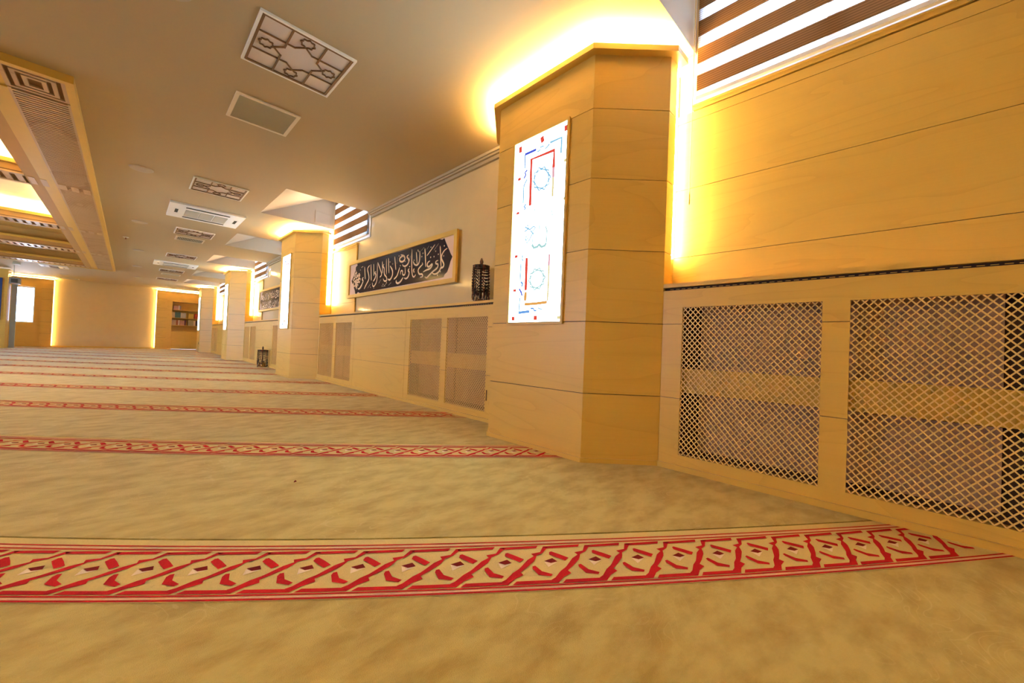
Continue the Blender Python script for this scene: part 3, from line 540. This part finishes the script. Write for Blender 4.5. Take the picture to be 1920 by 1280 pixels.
# ================================================================== PRAYER BEAD STANDS
M_stand=plain('dark_turned_wood',(.11,.04,.018),.4)
M_brass=plain('brass',(.80,.50,.16),.25,metal=.9)
BEADC=[('dark brown',(.055,.02,.012)),('black',(.012,.011,.012)),('reddish brown',(.20,.045,.02)),('amber',(.30,.11,.02)),('pale',(.62,.52,.42))]
BM=[plain('beads_'+n.replace(' ','_'),c,.45) for n,c in BEADC]
def strand(mat,L,w):
    b=MB(); n=26
    for i in range(n):
        a=2*math.pi*i/n
        b.ball((w*math.sin(a),0,-L/2+L/2*math.cos(a)),.0078,5)
    o=b.build('prayer_beads',mat,smooth=True)
    t=MB(); t.tube([(0,0,-L),(0,0,-L-.022)],[.004,.003],6); t.lathe((0,0,-L-.065),[(.007,0),(.006,.03),(.003,.043)],7)
    t.build('tassel',mat,o)
    return o
PROTO={}
def stand(name,label,loc,h,r,strands,where,foot):
    x,y,z=loc
    t=thing(name,label,'bead stand',loc,'prayer bead stands')
    b=MB(); b.lathe((x,y,z),[(r*.95,0),(r,.008),(r,.02),(r*.8,.03),(.02,.04)],24); b.build('base',M_stand if not foot else M_brass,t,smooth=False)
    b=MB(); b.lathe((x,y,z),[(.012,.04),(.014,h*.3),(.010,h*.6),(.013,h*.80),(.010,h*.83)],14); b.build('post',M_stand,t,smooth=True)
    b=MB(); b.lathe((x,y,z),[(.010,h*.82),(.016,h*.88),(.020,h*.91),(.014,h*.95),(.006,h*.99),(.001,h)],14); b.build('finial',M_stand,t,smooth=True)
    b=MB(); b.lathe((x,y,z),[(.012,h*.775),(r*.92,h*.785),(r*.96,h*.80),(r*.92,h*.835),(.012,h*.84)],24); b.build('top_disc',M_stand,t)
    if foot:
        for k in range(3):
            a=2.1*k+.5; b=MB(); fx,fy=x+r*.75*math.cos(a),y+r*.75*math.sin(a); b.lathe((fx,fy,z),[(.024,.0),(.02,.05),(.026,.11),(.02,.115)],12); b.build('leg',M_brass,t,smooth=True)
    n=strands
    rr=r+.012
    for k in range(n):
        a=2*math.pi*k/n+.12; L=h*(.58+.10*random.random()); ci=[0,1,2,0,1,0,2,0,1,1,0,3,1,0][k%14]
        px,py=x+(r+.016)*math.cos(a),y+(r+.016)*math.sin(a)
        b=MB(); b.tube([(x+r*.9*math.cos(a),y+r*.9*math.sin(a),z+h*.81),(x+(r+.026)*math.cos(a),y+(r+.026)*math.sin(a),z+h*.818)],.003,6); b.build('peg',M_stand,t)
        key=(ci,round(h,2))
        if key not in PROTO:
            o=strand(BM[ci],h*.62,.013); PROTO[key]=o
        else:
            s=PROTO[key]; o=s.copy(); COL.objects.link(o)
            for ch in s.children: c=ch.copy(); COL.objects.link(c); c.parent=o
        o.location=(px,py,z+h*.812); o.rotation_euler=(random.uniform(-.04,.04),random.uniform(-.04,.04),a+1.57+random.uniform(-.9,.9)); o.scale=(1,1,random.uniform(.86,1.12))
        tag(o,'%s prayer bead strand hanging on the %s'%(BEADC[ci][0],where),'prayer beads','%s prayer bead strands on the %s'%(BEADC[ci][0],where))
stand('bead_stand','dark turned wood bead stand with pointed finial standing on the maple ledge',(2.545,3.07,1.158),.46,.062,24,'bead stand on the ledge',False)
stand('bead_stand','bead stand with brass feet standing on the carpet beside the second pillar',(2.30,10.82,.002),.50,.085,24,'bead stand on the carpet',True)

# ================================================================== COFFERED CEILING
M_slat=wood('slat_wood',(.62,.44,.25),(.46,.28,.13))
M_slatgap=plain('slat_gap',(.20,.10,.035),.8)
M_cofbounce=plain('cell_warm_bounce',(.60,.40,.12),.6)  # warm bounce light put into the colour of the unlit cells
M_cside=plain('cell_side',(.52,.30,.09),.5)
cx0,cx1=-6.40,-.395
def coffer(label,cy0,cy1,lits):
    cf=thing('coffered_ceiling',label,'coffered ceiling',(-3.4,(cy0+cy1)/2,2.75),'maple coffers in the hall ceiling')
    zb=2.70
    b=MB(); w=.05
    b.box(cx1-w,cx1,cy0,cy1,zb-.012,ZC+.02); b.box(cx0,cx0+w,cy0,cy1,zb-.012,ZC+.02); b.box(cx0+w,cx1-w,cy0,cy0+w,zb-.012,ZC+.02); b.box(cx0+w,cx1-w,cy1-w,cy1,zb-.012,ZC+.02)
    b.build('outer_moulding',M_edge,cf)
    CELLS=[(cy0+.525,cy0+3.315),(cy0+3.805,cy0+6.655),(cy0+7.115,cy0+9.795),(cy0+10.305,cy0+13.195)]
    ix0,ix1=-5.88,-1.05
    # long slatted bands beside the cells
    for (xa,xb) in ((-.795,-.445),(-6.35,-6.0)):
        b=MB(); b.box(xa,xb,cy0+.5,cy1-.05,zb+.012,zb+.03,1)
        for xx in (xa,xb-.02): b.box(xx,xx+.02,cy0+.5,cy1-.05,zb,zb+.015,0)
        y=cy0+.52
        while y<cy1-.10:
            b.box(xa+.02,xb-.02,y,y+.028,zb,zb+.012,0); y+=.05
        b.build('slatted_band',[M_slat,M_slatgap],cf)
    # meander block in the corner
    for (xa,xb) in ((-.795,-.445),(-1.30,-.95),(-1.80,-1.45),(-2.3,-1.95),(-2.8,-2.45)):
        b=MB(); ya,yb=cy0+.06,cy0+.47
        b.box(xa,xb,ya,yb,zb+.012,zb+.02,1)
        for k in range(4):
            e=k*.055; 
            if xb-xa-2*e<.06 : break
            b.box(xa+e,xb-e,ya+e,ya+e+.027,zb-.002,zb+.012,0); b.box(xa+e,xb-e,yb-e-.027,yb-e,zb-.002,zb+.012,0)
            b.box(xa+e,xa+e+.027,ya+e+.027,yb-e-.027,zb-.002,zb+.012,0); b.box(xb-e-.027,xb-e,ya+e+.027,yb-e-.027,zb-.002,zb+.012,0)
        b.build('meander_block',[M_slat,M_slatgap],cf)
    b=MB(); b.box(ix0-.12,-.795,cy0+.05,CELLS[0][0],zb+.014,zb+.03); b.build('end_band',M_edge,cf)
    b=MB()
    for (xa,xb) in ((-.92,-.795),(-6.0,ix0)): b.box(xa,xb,CELLS[0][0],cy1-.05,zb+.002,zb+.03)
    b.build('border_strip',M_edge,cf)
    b=MB(); b.box(ix1,-.921,CELLS[0][0],cy1-.05,zb+.004,zb+.03); b.build('inner_border',M_cside,cf)
    beams=[(CELLS[i][1],CELLS[i+1][0]) for i in range(3)]+[(CELLS[3][1],cy1-.05)]
    for (ya,yb) in beams:
        b=MB(); b.box(ix0,ix1,ya,yb,zb+.016,zb+.03,1)
        b.box(ix0,ix1,ya,ya+.07,zb-.004,zb+.016,0); b.box(ix0,ix1,yb-.07,yb,zb-.004,zb+.016,0)
        x=ix0+.02
        while x<-.83: b.box(x,min(x+.058,-.80),ya+.07,yb-.07,zb,zb+.016,0); x+=.105
        b.build('slatted_beam',[M_slat,M_slatgap],cf)
        b=MB()
        for k in range(3):
            xa=-.775+.03*k; b.box(-.77+.115*k,-.70+.115*k,ya+.12,yb-.12,zb-.006,zb,0)
        b.build('key_ornament',M_slat,cf)
    for i,(ya,yb) in enumerate(CELLS):
        b=MB(); zs,ze=zb+.025,2.86; th=.03; lit=i in lits
        b.box(ix1,ix1+th,ya-th,yb+th,zs+.006,ze,0); b.box(ix0-th,ix0,ya-th,yb+th,zs+.006,ze,0); b.box(ix0,ix1,ya-th,ya,zs+.006,ze,0); b.box(ix0,ix1,yb,yb+th,zs+.006,ze,0)
        b.box(ix0-th,ix1+th,yb-.05,yb,ze-.05,ze,2); b.box(ix1-.02,ix1,ya,yb-.05,ze-.03,ze,2)
        q=.13
        b.quad([(ix0-q,ya-q,3.06),(ix1+q,ya-q,3.06),(ix1+q,yb+q,3.06),(ix0-q,yb+q,3.06)],1)
        for (p0,p1) in (((ix0-q,ya-q),(ix1+q,ya-q)),((ix1+q,ya-q),(ix1+q,yb+q)),((ix1+q,yb+q),(ix0-q,yb+q)),((ix0-q,yb+q),(ix0-q,ya-q))):
            b.quad([(p0[0],p0[1],ze-.06),(p1[0],p1[1],ze-.06),(p1[0],p1[1],3.06),(p0[0],p0[1],3.06)],1)
            # closing shelf under the cove
        for (xa,xb,y0,y1) in ((ix0-q,ix0,ya-q,yb+q),(ix1,ix1+q,ya-q,yb+q),(ix0,ix1,ya-q,ya),(ix0,ix1,yb,yb+q)):
            b.quad([(xa,y0,ze-.06),(xb,y0,ze-.06),(xb,y1,ze-.06),(xa,y1,ze-.06)],1)
        b.build('cell',[M_cside,M_cove if lit else M_cofbounce,M_edge],cf)
        if lit:
            b=MB(); s=.05; zl=ze+.004
            b.ring([(ix0-.09,ya-.09),(ix1+.09,ya-.09),(ix1+.09,yb+.09),(ix0-.09,yb+.09)],[(ix0-.05,ya-.05),(ix1+.05,ya-.05),(ix1+.05,yb+.05),(ix0-.05,yb+.05)],zl-.04)
            b.build('cove_light_strip',M_ledc if cy0>0 else M_ledfill,cf)


coffer('large maple coffer hung in the ceiling with slatted bands and glowing cells',4.745,18.40,(0,1))
coffer('added unseen coffer with glowing cells behind the camera, lighting the hall',-11.3,2.355,(0,1,2,3))  # unseen coffer added to light the near end of the hall

# ================================================================== CEILING FIXTURES
def ceil3(u,v,t): return (u,v,ZC-t)
def star_outline(cx,cy,r,q=.765):
    return [(cx+(r if k%2==0 else r*q)*math.cos(k*math.pi/8),cy+(r if k%2==0 else r*q)*math.sin(k*math.pi/8)) for k in range(16)]
def ceiling_light(label,x0,y0,sx=.6,sy=.6):
    cx,cy=x0+sx/2,y0+sy/2
    t=thing('ceiling_light',label,'ceiling light',(cx,cy,ZC),'square ceiling lights with a wooden star lattice')
    b=MB(); f=.016
    for (a,c,d,e) in ((x0,x0+sx,y0,y0+f),(x0,x0+sx,y0+sy-f,y0+sy),(x0,x0+f,y0+f,y0+sy-f),(x0+sx-f,x0+sx,y0+f,y0+sy-f)): b.box(a,c,d,e,ZC-.016,ZC-.001)
    b.build('frame',M_pvc,t)
    b=MB(); b.box(x0+f,x0+sx-f,y0+f,y0+sy-f,ZC-.006,ZC-.001); b.build('diffuser',M_diff,t)
    b=MB(); w=.0075; T0,T1=.006,.015
    def L(p,q,w=w): b.bar(p,q,w,ceil3,T0,T1)
    g=f+.009; xl,xr,yl,yr=x0+g,x0+sx-g,y0+g,y0+sy-g
    for p,q in (((xl,yl),(xr,yl)),((xl,yr),(xr,yr)),((xl,yl),(xl,yr)),((xr,yl),(xr,yr))): L(p,q,.016)
    h=.105
    for s in (-1,1):
        L((cx+s*h,yl),(cx+s*h,cy-.05),.011); L((cx+s*h,cy+.05),(cx+s*h,yr),.011)
        L((xl,cy+s*h),(cx-.05,cy+s*h)); L((cx+.05,cy+s*h),(xr,cy+s*h))
    d=.16
    P8=[(cx+d,cy),(cx+h,cy+h),(cx,cy+d),(cx-h,cy+h),(cx-d,cy),(cx-h,cy-h),(cx,cy-d),(cx+h,cy-h)]
    k=d-h
    for sx_,sy_ in ((1,1),(1,-1),(-1,1),(-1,-1)):
        L((cx+sx_*d,cy),(cx+sx_*h,cy+sy_*k)); L((cx,cy+sy_*d),(cx+sx_*k,cy+sy_*h))
    for ox,oy in ((.205,0),(-.205,0),(0,.205),(0,-.205)):
        so=star_outline(cx+ox,cy+oy,.047)
        for p,q in zip(so,so[1:]+so[:1]): L(p,q,.006)
    b.build('star_lattice',M_brown,t)
    return t
first=ceiling_light('square ceiling light with dark star lattice, closest to the camera',.5,2.83)
for l,dx,y in (('second square star lattice ceiling light from the camera, just before the air conditioner cassette',.015,6.44),('third square star lattice ceiling light, just past the nearer air conditioner cassette',.06,9.77),('fourth square star lattice ceiling light from the camera',.1,13.05),('fifth square star lattice ceiling light, past the farther air conditioner cassette',.11,16.45),('farthest square star lattice ceiling light',.14,19.2)):
    dup(first,(dx,y-2.83,0),l)
def vent(label,x0,x1,y0,y1,along=False):
    t=thing('ceiling_vent',label,'air vent',((x0+x1)/2,(y0+y1)/2,ZC),'louvred air vents in the ceiling')
    b=MB(); f=.028
    for (a,c,d,e) in ((x0,x1,y0,y0+f),(x0,x1,y1-f,y1),(x0,x0+f,y0+f,y1-f),(x1-f,x1,y0+f,y1-f)): b.box(a,c,d,e,ZC-.012,ZC-.001)
    b.build('frame',plain('vent_frame',(.72,.66,.55),.5) if 'vent_frame' not in bpy.data.materials else bpy.data.materials['vent_frame'],t)
    b=MB(); b.box(x0+f,x1-f,y0+f,y1-f,ZC-.003,ZC-.001,1)
    y=y0+f+.004
    while y<y1-f-.02 and not along:
        b.quad([(x0+f,y,ZC-.004),(x1-f,y,ZC-.004),(x1-f,y+.018,ZC-.011),(x0+f,y+.018,ZC-.011)],0); y+=.027
    x=x0+f+.004
    while x<x1-f-.01 and along:
        b.box(x,x+.014,y0+f,y1-f,ZC-.010,ZC-.004,0); x+=.026
    b.build('louvre_grille',[M_grey,M_slot],t)
vent('square louvred vent beside the closest star lattice ceiling light',.555,1.045,3.93,4.42)
vent('louvred vent beside the third star lattice ceiling light',.615,1.09,10.64,11.05,True)
vent('louvred vent beside the fifth star lattice ceiling light',.70,1.2,17.6,18.0)
vent('dark slot vent over the lit grey wall panel at the far end',-2.05,-1.5,23.2,23.6)
def cassette(label,x0,x1,y0,y1):
    t=thing('ceiling_air_conditioner',label,'air conditioner',((x0+x1)/2,(y0+y1)/2,ZC),'white ceiling cassette air conditioners')
    b=MB(); b.box(x0,x1,y0,y1,ZC-.03,ZC-.001); b.build('panel',M_pvc,t)
    b=MB(); gx0,gx1=x0+.2,x1-.2; gy0,gy1=y0+.30,y1-.22
    n=3
    for k in range(n):
        a=gx0+(gx1-gx0)*k/n+.008; c=gx0+(gx1-gx0)*(k+1)/n-.008
        b.box(a,c,gy0,gy1,ZC-.034,ZC-.030,0)
        y=gy0+.01
        while y<gy1-.01: b.box(a+.004,c-.004,y,y+.008,ZC-.036,ZC-.034,1); y+=.018
    b.build('return_grille',[plain('grille_grey',(.42,.41,.36),.6) if 'grille_grey' not in bpy.data.materials else bpy.data.materials['grille_grey'],plain('grille_light',(.60,.58,.52),.6) if 'grille_light' not in bpy.data.materials else bpy.data.materials['grille_light']],t)
    for (ya,yb) in ((y0+.13,y0+.19),(y1-.15,y1-.09)):
        b=MB(); b.box(gx0,gx1,ya,yb,ZC-.0315,ZC-.030,1); b.quad([(gx0,ya,ZC-.045),(gx1,ya,ZC-.045),(gx1,yb-.01,ZC-.033),(gx0,yb-.01,ZC-.033)],0); b.build('air_flap',[M_pvc,M_slot],t)
    for (xa,xb) in ((x0+.05,x0+.14),(x1-.14,x1-.05)):
        b=MB(); b.box(xa,xb,y0+.3,y1-.3,ZC-.032,ZC-.030,0); b.box(xa+.03,xb-.02,y0+.34,y1-.36,ZC-.033,ZC-.032,1); b.build('corner_cover',[M_pvc,M_slot],t)
cassette('white cassette air conditioner between the second and third star lattice lights',.37,1.34,7.9,8.84)
cassette('white cassette air conditioner between the fourth and fifth star lattice lights',.42,1.38,14.65,15.48)
cassette('white cassette air conditioner past the far end of the wooden coffer',-2.1,-1.5,19.1,19.7)
def disc(label,x,y,r):
    b=MB(); b.lathe((x,y,ZC-.016),[(r*.5,0),(r*.92,.003),(r,.012),(r,.015)],28); b.lathe((x,y,ZC-.018),[(.004,0),(.012,.002)],8)
    tag(b.build('ceiling_disc',M_discp,off=(x,y,ZC),smooth=False),label,'ceiling disc','round flat white discs on the ceiling')
disc('round white ceiling disc at the very top edge, closest to the camera',.085,3.05,.115)
disc('round white ceiling disc between the closest two star lattice lights and the coffer',.03,6.71,.115)
disc('round white ceiling disc beside the third star lattice light',.062,9.95,.11)
disc('round white ceiling disc beside the fourth star lattice light',.092,13.4,.11)
disc('round white ceiling disc beside the fifth star lattice light',.10,16.7,.11)
disc('round white ceiling disc past the coffer, beside the farthest star lattice light',.147,19.9,.11)
disc('round white ceiling disc near the end wall, past the coffer',-1.78,21.8,.11)
t=thing('ceiling_sprinkler','small ceiling sprinkler with a dark red bulb beside the wooden coffer','sprinkler',(-.127,11.8,ZC))
b=MB(); b.lathe((-.127,11.8,ZC-.012),[(.045,0),(.05,.006),(.05,.011)],18); b.build('escutcheon',M_pvc,t)
b=MB(); b.lathe((-.127,11.8,ZC-.045),[(.02,0),(.006,.004),(.006,.033)],10); b.build('head',M_mar,t)

# ================================================================== END WALL
b=MB(); zs=[0,.52,.98,1.42,1.86,2.28,2.645]
for z0,z1 in zip(zs,zs[1:]):
    b.box(-2.50,-2.19,YE,YE+.44,z0+.002,z1-.002); b.box(.84,1.20,YE,YE+.44,z0+.002,z1-.002)
b.box(-2.497,-2.193,YE+.005,YE+.24,.001,2.644,1); b.box(.843,1.197,YE+.005,YE+.24,.001,2.644,1)
tiles(b,[-7.5,EW[0],EW[1],-2.50],[0,EW[2],EW[3],2.645],[EW],lambda u0,u1,v0,v1:b.box(u0,u1,YE+.06,YE+.449,v0,v1))
b.box(-7.5,-2.13,YE-.03,YE+.24,2.645,2.67); b.box(.78,2.5,YE-.03,YE+.24,2.645,2.67)
struct(b.build('trim_7',[M_woodp,M_dark]))
b=MB(); b.box(-2.185,.835,YE+.12,YE+.445,.05,2.748); b.box(-2.185,.835,YE+.10,YE+.445,0,.05,1); struct(b.build('trim_8',[M_gloss,M_edge]))
b=MB(); b.box(EW[0]-.03,EW[1]+.03,YE+.255,YE+.30,EW[2]-.03,EW[3]+.03,1); 
b.v.clear(); b.f.clear(); b.m.clear()
f=.04; y0,y1=YE+.20,YE+.26
b.box(EW[0],EW[0]+f,y0,y1,EW[2],EW[3]); b.box(EW[1]-f,EW[1],y0,y1,EW[2],EW[3]); b.box(EW[0]+f,EW[1]-f,y0,y1,EW[2],EW[2]+f); b.box(EW[0]+f,EW[1]-f,y0,y1,EW[3]-f,EW[3])
w7=struct(b.build('window_7',M_pvc,off=(-2.915,YE+.27,EW[2])))
b=MB(); b.box(EW[0]+f,EW[1]-f,YE+.23,YE+.236,EW[2]+f,EW[3]-f); b.build('window_glass',M_glass,w7)
# light strips fixed along the edges of the end wall cladding
def light(label,boxes,mat,loc):
    b=MB()
    for q in boxes: b.box(*q)
    tag(b.build('light_strip',mat,off=loc),label,'light strip','warm light strips around the end wall panels')
light('vertical warm light strip along the left edge of the grey end wall panel',[(-2.188,-2.176,YE+.06,YE+.09,.06,2.64)],M_lede,(-2.18,YE+.075,.06))
light('vertical warm light strip between the grey end wall panel and the bookcase',[(.826,.838,YE+.06,YE+.09,.06,2.64)],M_lede,(.832,YE+.075,.06))
light('warm light strip on top of the cladding above the bright end window',[(-5.5,-2.2,YE+.02,YE+.05,2.671,2.681)],M_led,(-3.8,YE+.035,2.671))
light('warm light strip on top of the cladding above the bookcase',[(.84,2.4,YE+.02,YE+.05,2.671,2.681)],M_led,(1.6,YE+.035,2.671))
# ------------------------------------------------------------------ bookcase
bk=thing('bookcase','built-in maple bookcase with three rows of books at the far end','bookcase',(1.86,YE+.1,0))
bx0,bx1=1.20,2.42
b=MB(); b.box(bx0+.001,1.385,YE+.02,YE+.445,0,2.64); b.box(2.40,bx1+.08,YE+.02,YE+.445,0,2.64); b.box(1.385,2.40,YE+.03,YE+.445,2.20,2.64); b.box(1.385,2.40,YE+.425,YE+.445,.0,2.20); b.build('case',M_woodp,bk)
for z in (1.125,1.465,1.835):
    b=MB(); b.box(1.386,2.399,YE+.03,YE+.424,z-.022,z); b.build('shelf',M_edge,bk)
b=MB(); b.box(1.386,2.399,YE+.03,YE+.424,.82,.845); b.build('counter',M_edge,bk)
for x0,x1 in ((1.388,1.888),(1.893,2.397)):
    b=MB(); b.box(x0,x1,YE+.03,YE+.05,.03,.818); b.build('door',M_wood,bk)
def book(x,w,z,h,col,label,grp,d=.15):
    key='cover_%s'%col[0]
    mt=bpy.data.materials.get(key) or plain(key,col[1],.5)
    t=thing('book',label,'book',(x+w/2,YE+.24,z),grp)
    b=MB(); y0=YE+.16
    b.box(x,x+.003,y0,y0+d,z+.001,z+h); b.box(x+w-.003,x+w,y0,y0+d,z+.001,z+h); b.box(x+.003,x+w-.003,y0,y0+.004,z+.001,z+h); b.build('cover',mt,t)
    b=MB(); b.box(x+.003,x+w-.003,y0+.004,y0+d-.004,z+.004,z+h-.004); b.build('pages',M_palew,t)
ROWS=[('top',1.835,[(('pink',(.62,.36,.34)),5,1.43,.034,.19),(('white',(.75,.70,.62)),2,1.61,.02,.21),(('grey',(.30,.27,.24)),2,1.66,.02,.20)]),
 ('middle',1.465,[(('cream',(.72,.60,.42)),3,1.395,.032,.27),(('green',(.10,.20,.15)),5,1.50,.038,.27),(('pale_grey',(.52,.50,.44)),5,1.70,.036,.25),(('yellow',(.62,.46,.08)),5,1.98,.037,.26),(('brown',(.22,.08,.03)),1,2.17,.03,.22),(('red',(.60,.09,.03)),4,2.21,.036,.25)]),
 ('bottom',1.125,[(('cream',(.72,.60,.42)),4,1.395,.036,.25),(('rust',(.36,.11,.03)),2,1.545,.036,.24),(('cream',(.72,.60,.42)),1,1.62,.05,.24),(('salmon',(.66,.32,.17)),4,1.69,.036,.22),(('maroon',(.16,.04,.04)),2,1.845,.03,.25),(('olive',(.36,.32,.18)),5,1.98,.038,.26),(('tan',(.66,.52,.34)),2,2.18,.035,.25),(('navy',(.04,.035,.06)),3,2.26,.040,.25)])]
seen={}
for row,z,items in ROWS:
    for col,n,x,w,h in items:
        for k in range(n):
            seen[(row,col[0])]=seen.get((row,col[0]),0)+1
            lab='%s %s book from the left on the %s shelf of the far bookcase'%(ORD[seen[(row,col[0])]-1],col[0].replace('_',' '),row)
            book(x+k*(w+.002),w,z,h*(1-.03*((k*7)%3)),col,lab,'books on the %s shelf of the bookcase'%row)
# wall socket on the last pillar
t=thing('wall_socket','small brown wall socket low on the farthest maple pillar','wall socket',(XP,18.97,.36)) if False else thing('wall_socket','small brown wall socket low on the farthest maple pillar','wall socket',(XP,YA0+3*PP+.2,.36))
yy=YA0+3*PP+.2
b=MB(); b.box(XP-.010,XP-.001,yy-.07,yy+.07,.32,.40); b.build('plate',M_brown,t)
b=MB(); b.box(XP-.013,XP-.010,yy-.05,yy-.01,.34,.38); b.box(XP-.013,XP-.010,yy+.01,yy+.05,.34,.38); b.build('insert',M_grey,t)

# ================================================================== LEFT FAR END: clad column with blue board, door leaf, hanging box
t=thing('clad_column','maple clad column at the far left edge carrying a blue board','column',(-3.35,21.5,0))
b=MB(); b.box(-3.75,-2.97,21.3,21.8,.0,2.62); b.build('shaft',M_woodp,t)
b=MB(); b.box(-3.80,-2.93,21.25,21.85,2.62,2.66); b.build('cornice',M_edge,t)
b=MB(); b.box(-3.70,-3.08,21.27,21.299,.95,2.36); tag(b.build('notice_board',plain('blue_felt',(.015,.06,.24),.7),off=(-3.39,21.285,.95)),'plain blue board on the clad column at the far left','notice board')
b=MB(); b.box(-2.955,-2.83,21.82,21.86,.0,2.25); struct(b.build('door_1',plain('blue_steel',(.32,.42,.55),.3)))
t=thing('hanging_box','grey box hung from the ceiling on a thin rod near the bright end window','ceiling fixture',(-2.74,20.6,2.75))
b=MB(); b.tube([(-2.76,20.6,ZC-.001),(-2.76,20.6,2.36)],.012,8); b.build('rod',M_grey,t)
b=MB(); b.box(-2.84,-2.62,20.5,20.75,2.14,2.34); b.box(-2.80,-2.66,20.49,20.5,2.18,2.30,1); b.build('housing',[plain('grey_housing',(.22,.21,.19),.5),M_slot],t)
b=MB(); b.box(-2.66,-2.52,19.55,19.7,2.685,2.749); tag(b.build('ceiling_sensor',M_grey,off=(-2.59,19.6,ZC)),'small grey box fixed to the ceiling past the coffer','ceiling sensor')

# ================================================================== LIGHT FROM OUTSIDE, CAMERA
W=bpy.data.worlds.new('World'); C.world=W; W.use_nodes=True
bg=W.node_tree.nodes['Background']; bg.inputs[0].default_value=(.46,.60,1.0,1); bg.inputs[1].default_value=30.0
nt=W.node_tree; tc=N(nt,'ShaderNodeTexCoord'); sx=N(nt,'ShaderNodeSeparateXYZ'); nt.links.new(tc.outputs['Generated'],sx.inputs[0])
mr=N(nt,'ShaderNodeMapRange'); mr.inputs[1].default_value=-.03; mr.inputs[2].default_value=.03; nt.links.new(sx.outputs['Z'],mr.inputs[0])
mx=N(nt,'ShaderNodeMix',data_type='RGBA'); mx.inputs[6].default_value=(.80,.86,1.05,1); mx.inputs[7].default_value=(.46,.60,1.0,1); nt.links.new(mr.outputs[0],mx.inputs[0]); nt.links.new(mx.outputs[2],bg.inputs[0])
def portal(name,loc,rot,sx,sy):
    l=bpy.data.lights.new(name,'AREA'); l.shape='RECTANGLE'; l.size=sx; l.size_y=sy; l.cycles.is_portal=True
    o=bpy.data.objects.new(name,l); o.location=loc; o.rotation_euler=rot; COL.objects.link(o)
for i,(y0,y1) in enumerate(WINS):
    portal('window_daylight',(XW+.12,(y0+y1)/2,(WZ0+WZ1)/2),(0,math.radians(90),0),WZ1-WZ0,y1-y0)
portal('window_daylight',((EW[0]+EW[1])/2,YE+.55,(EW[2]+EW[3])/2),(math.radians(-90),0,0),EW[1]-EW[0],EW[3]-EW[2])
for y0,y1 in FILL_WINS: portal('window_daylight',(-7.72,(y0+y1)/2,1.625),(0,math.radians(-90),0),1.35,y1-y0)
yaw,pitch,roll=.7786467682,.0148184481,.0400185263
F=Vector((math.sin(yaw)*math.cos(pitch),math.cos(yaw)*math.cos(pitch),math.sin(pitch)))
r0=Vector((math.cos(yaw),-math.sin(yaw),0)); u0=r0.cross(F)
r=r0*math.cos(roll)+u0*math.sin(roll); u=u0*math.cos(roll)-r0*math.sin(roll)
cd=bpy.data.cameras.new('camera'); cam=bpy.data.objects.new('camera',cd); COL.objects.link(cam)
M=Matrix((r,u,-F)).transposed().to_4x4(); M.translation=Vector((0,0,.715)); cam.matrix_world=M
cd.sensor_width=36; cd.lens=728/1920*36; cd.clip_start=.02; cd.clip_end=200
C.camera=cam
C.view_settings.view_transform='Standard'; C.view_settings.look='None'; C.view_settings.exposure=.36; C.view_settings.gamma=1.0
C.view_settings.use_curve_mapping=False
C.cycles.max_bounces=10; C.cycles.diffuse_bounces=6; C.cycles.transparent_max_bounces=12
C.cycles.use_denoising=True; C.cycles.sample_clamp_indirect=40
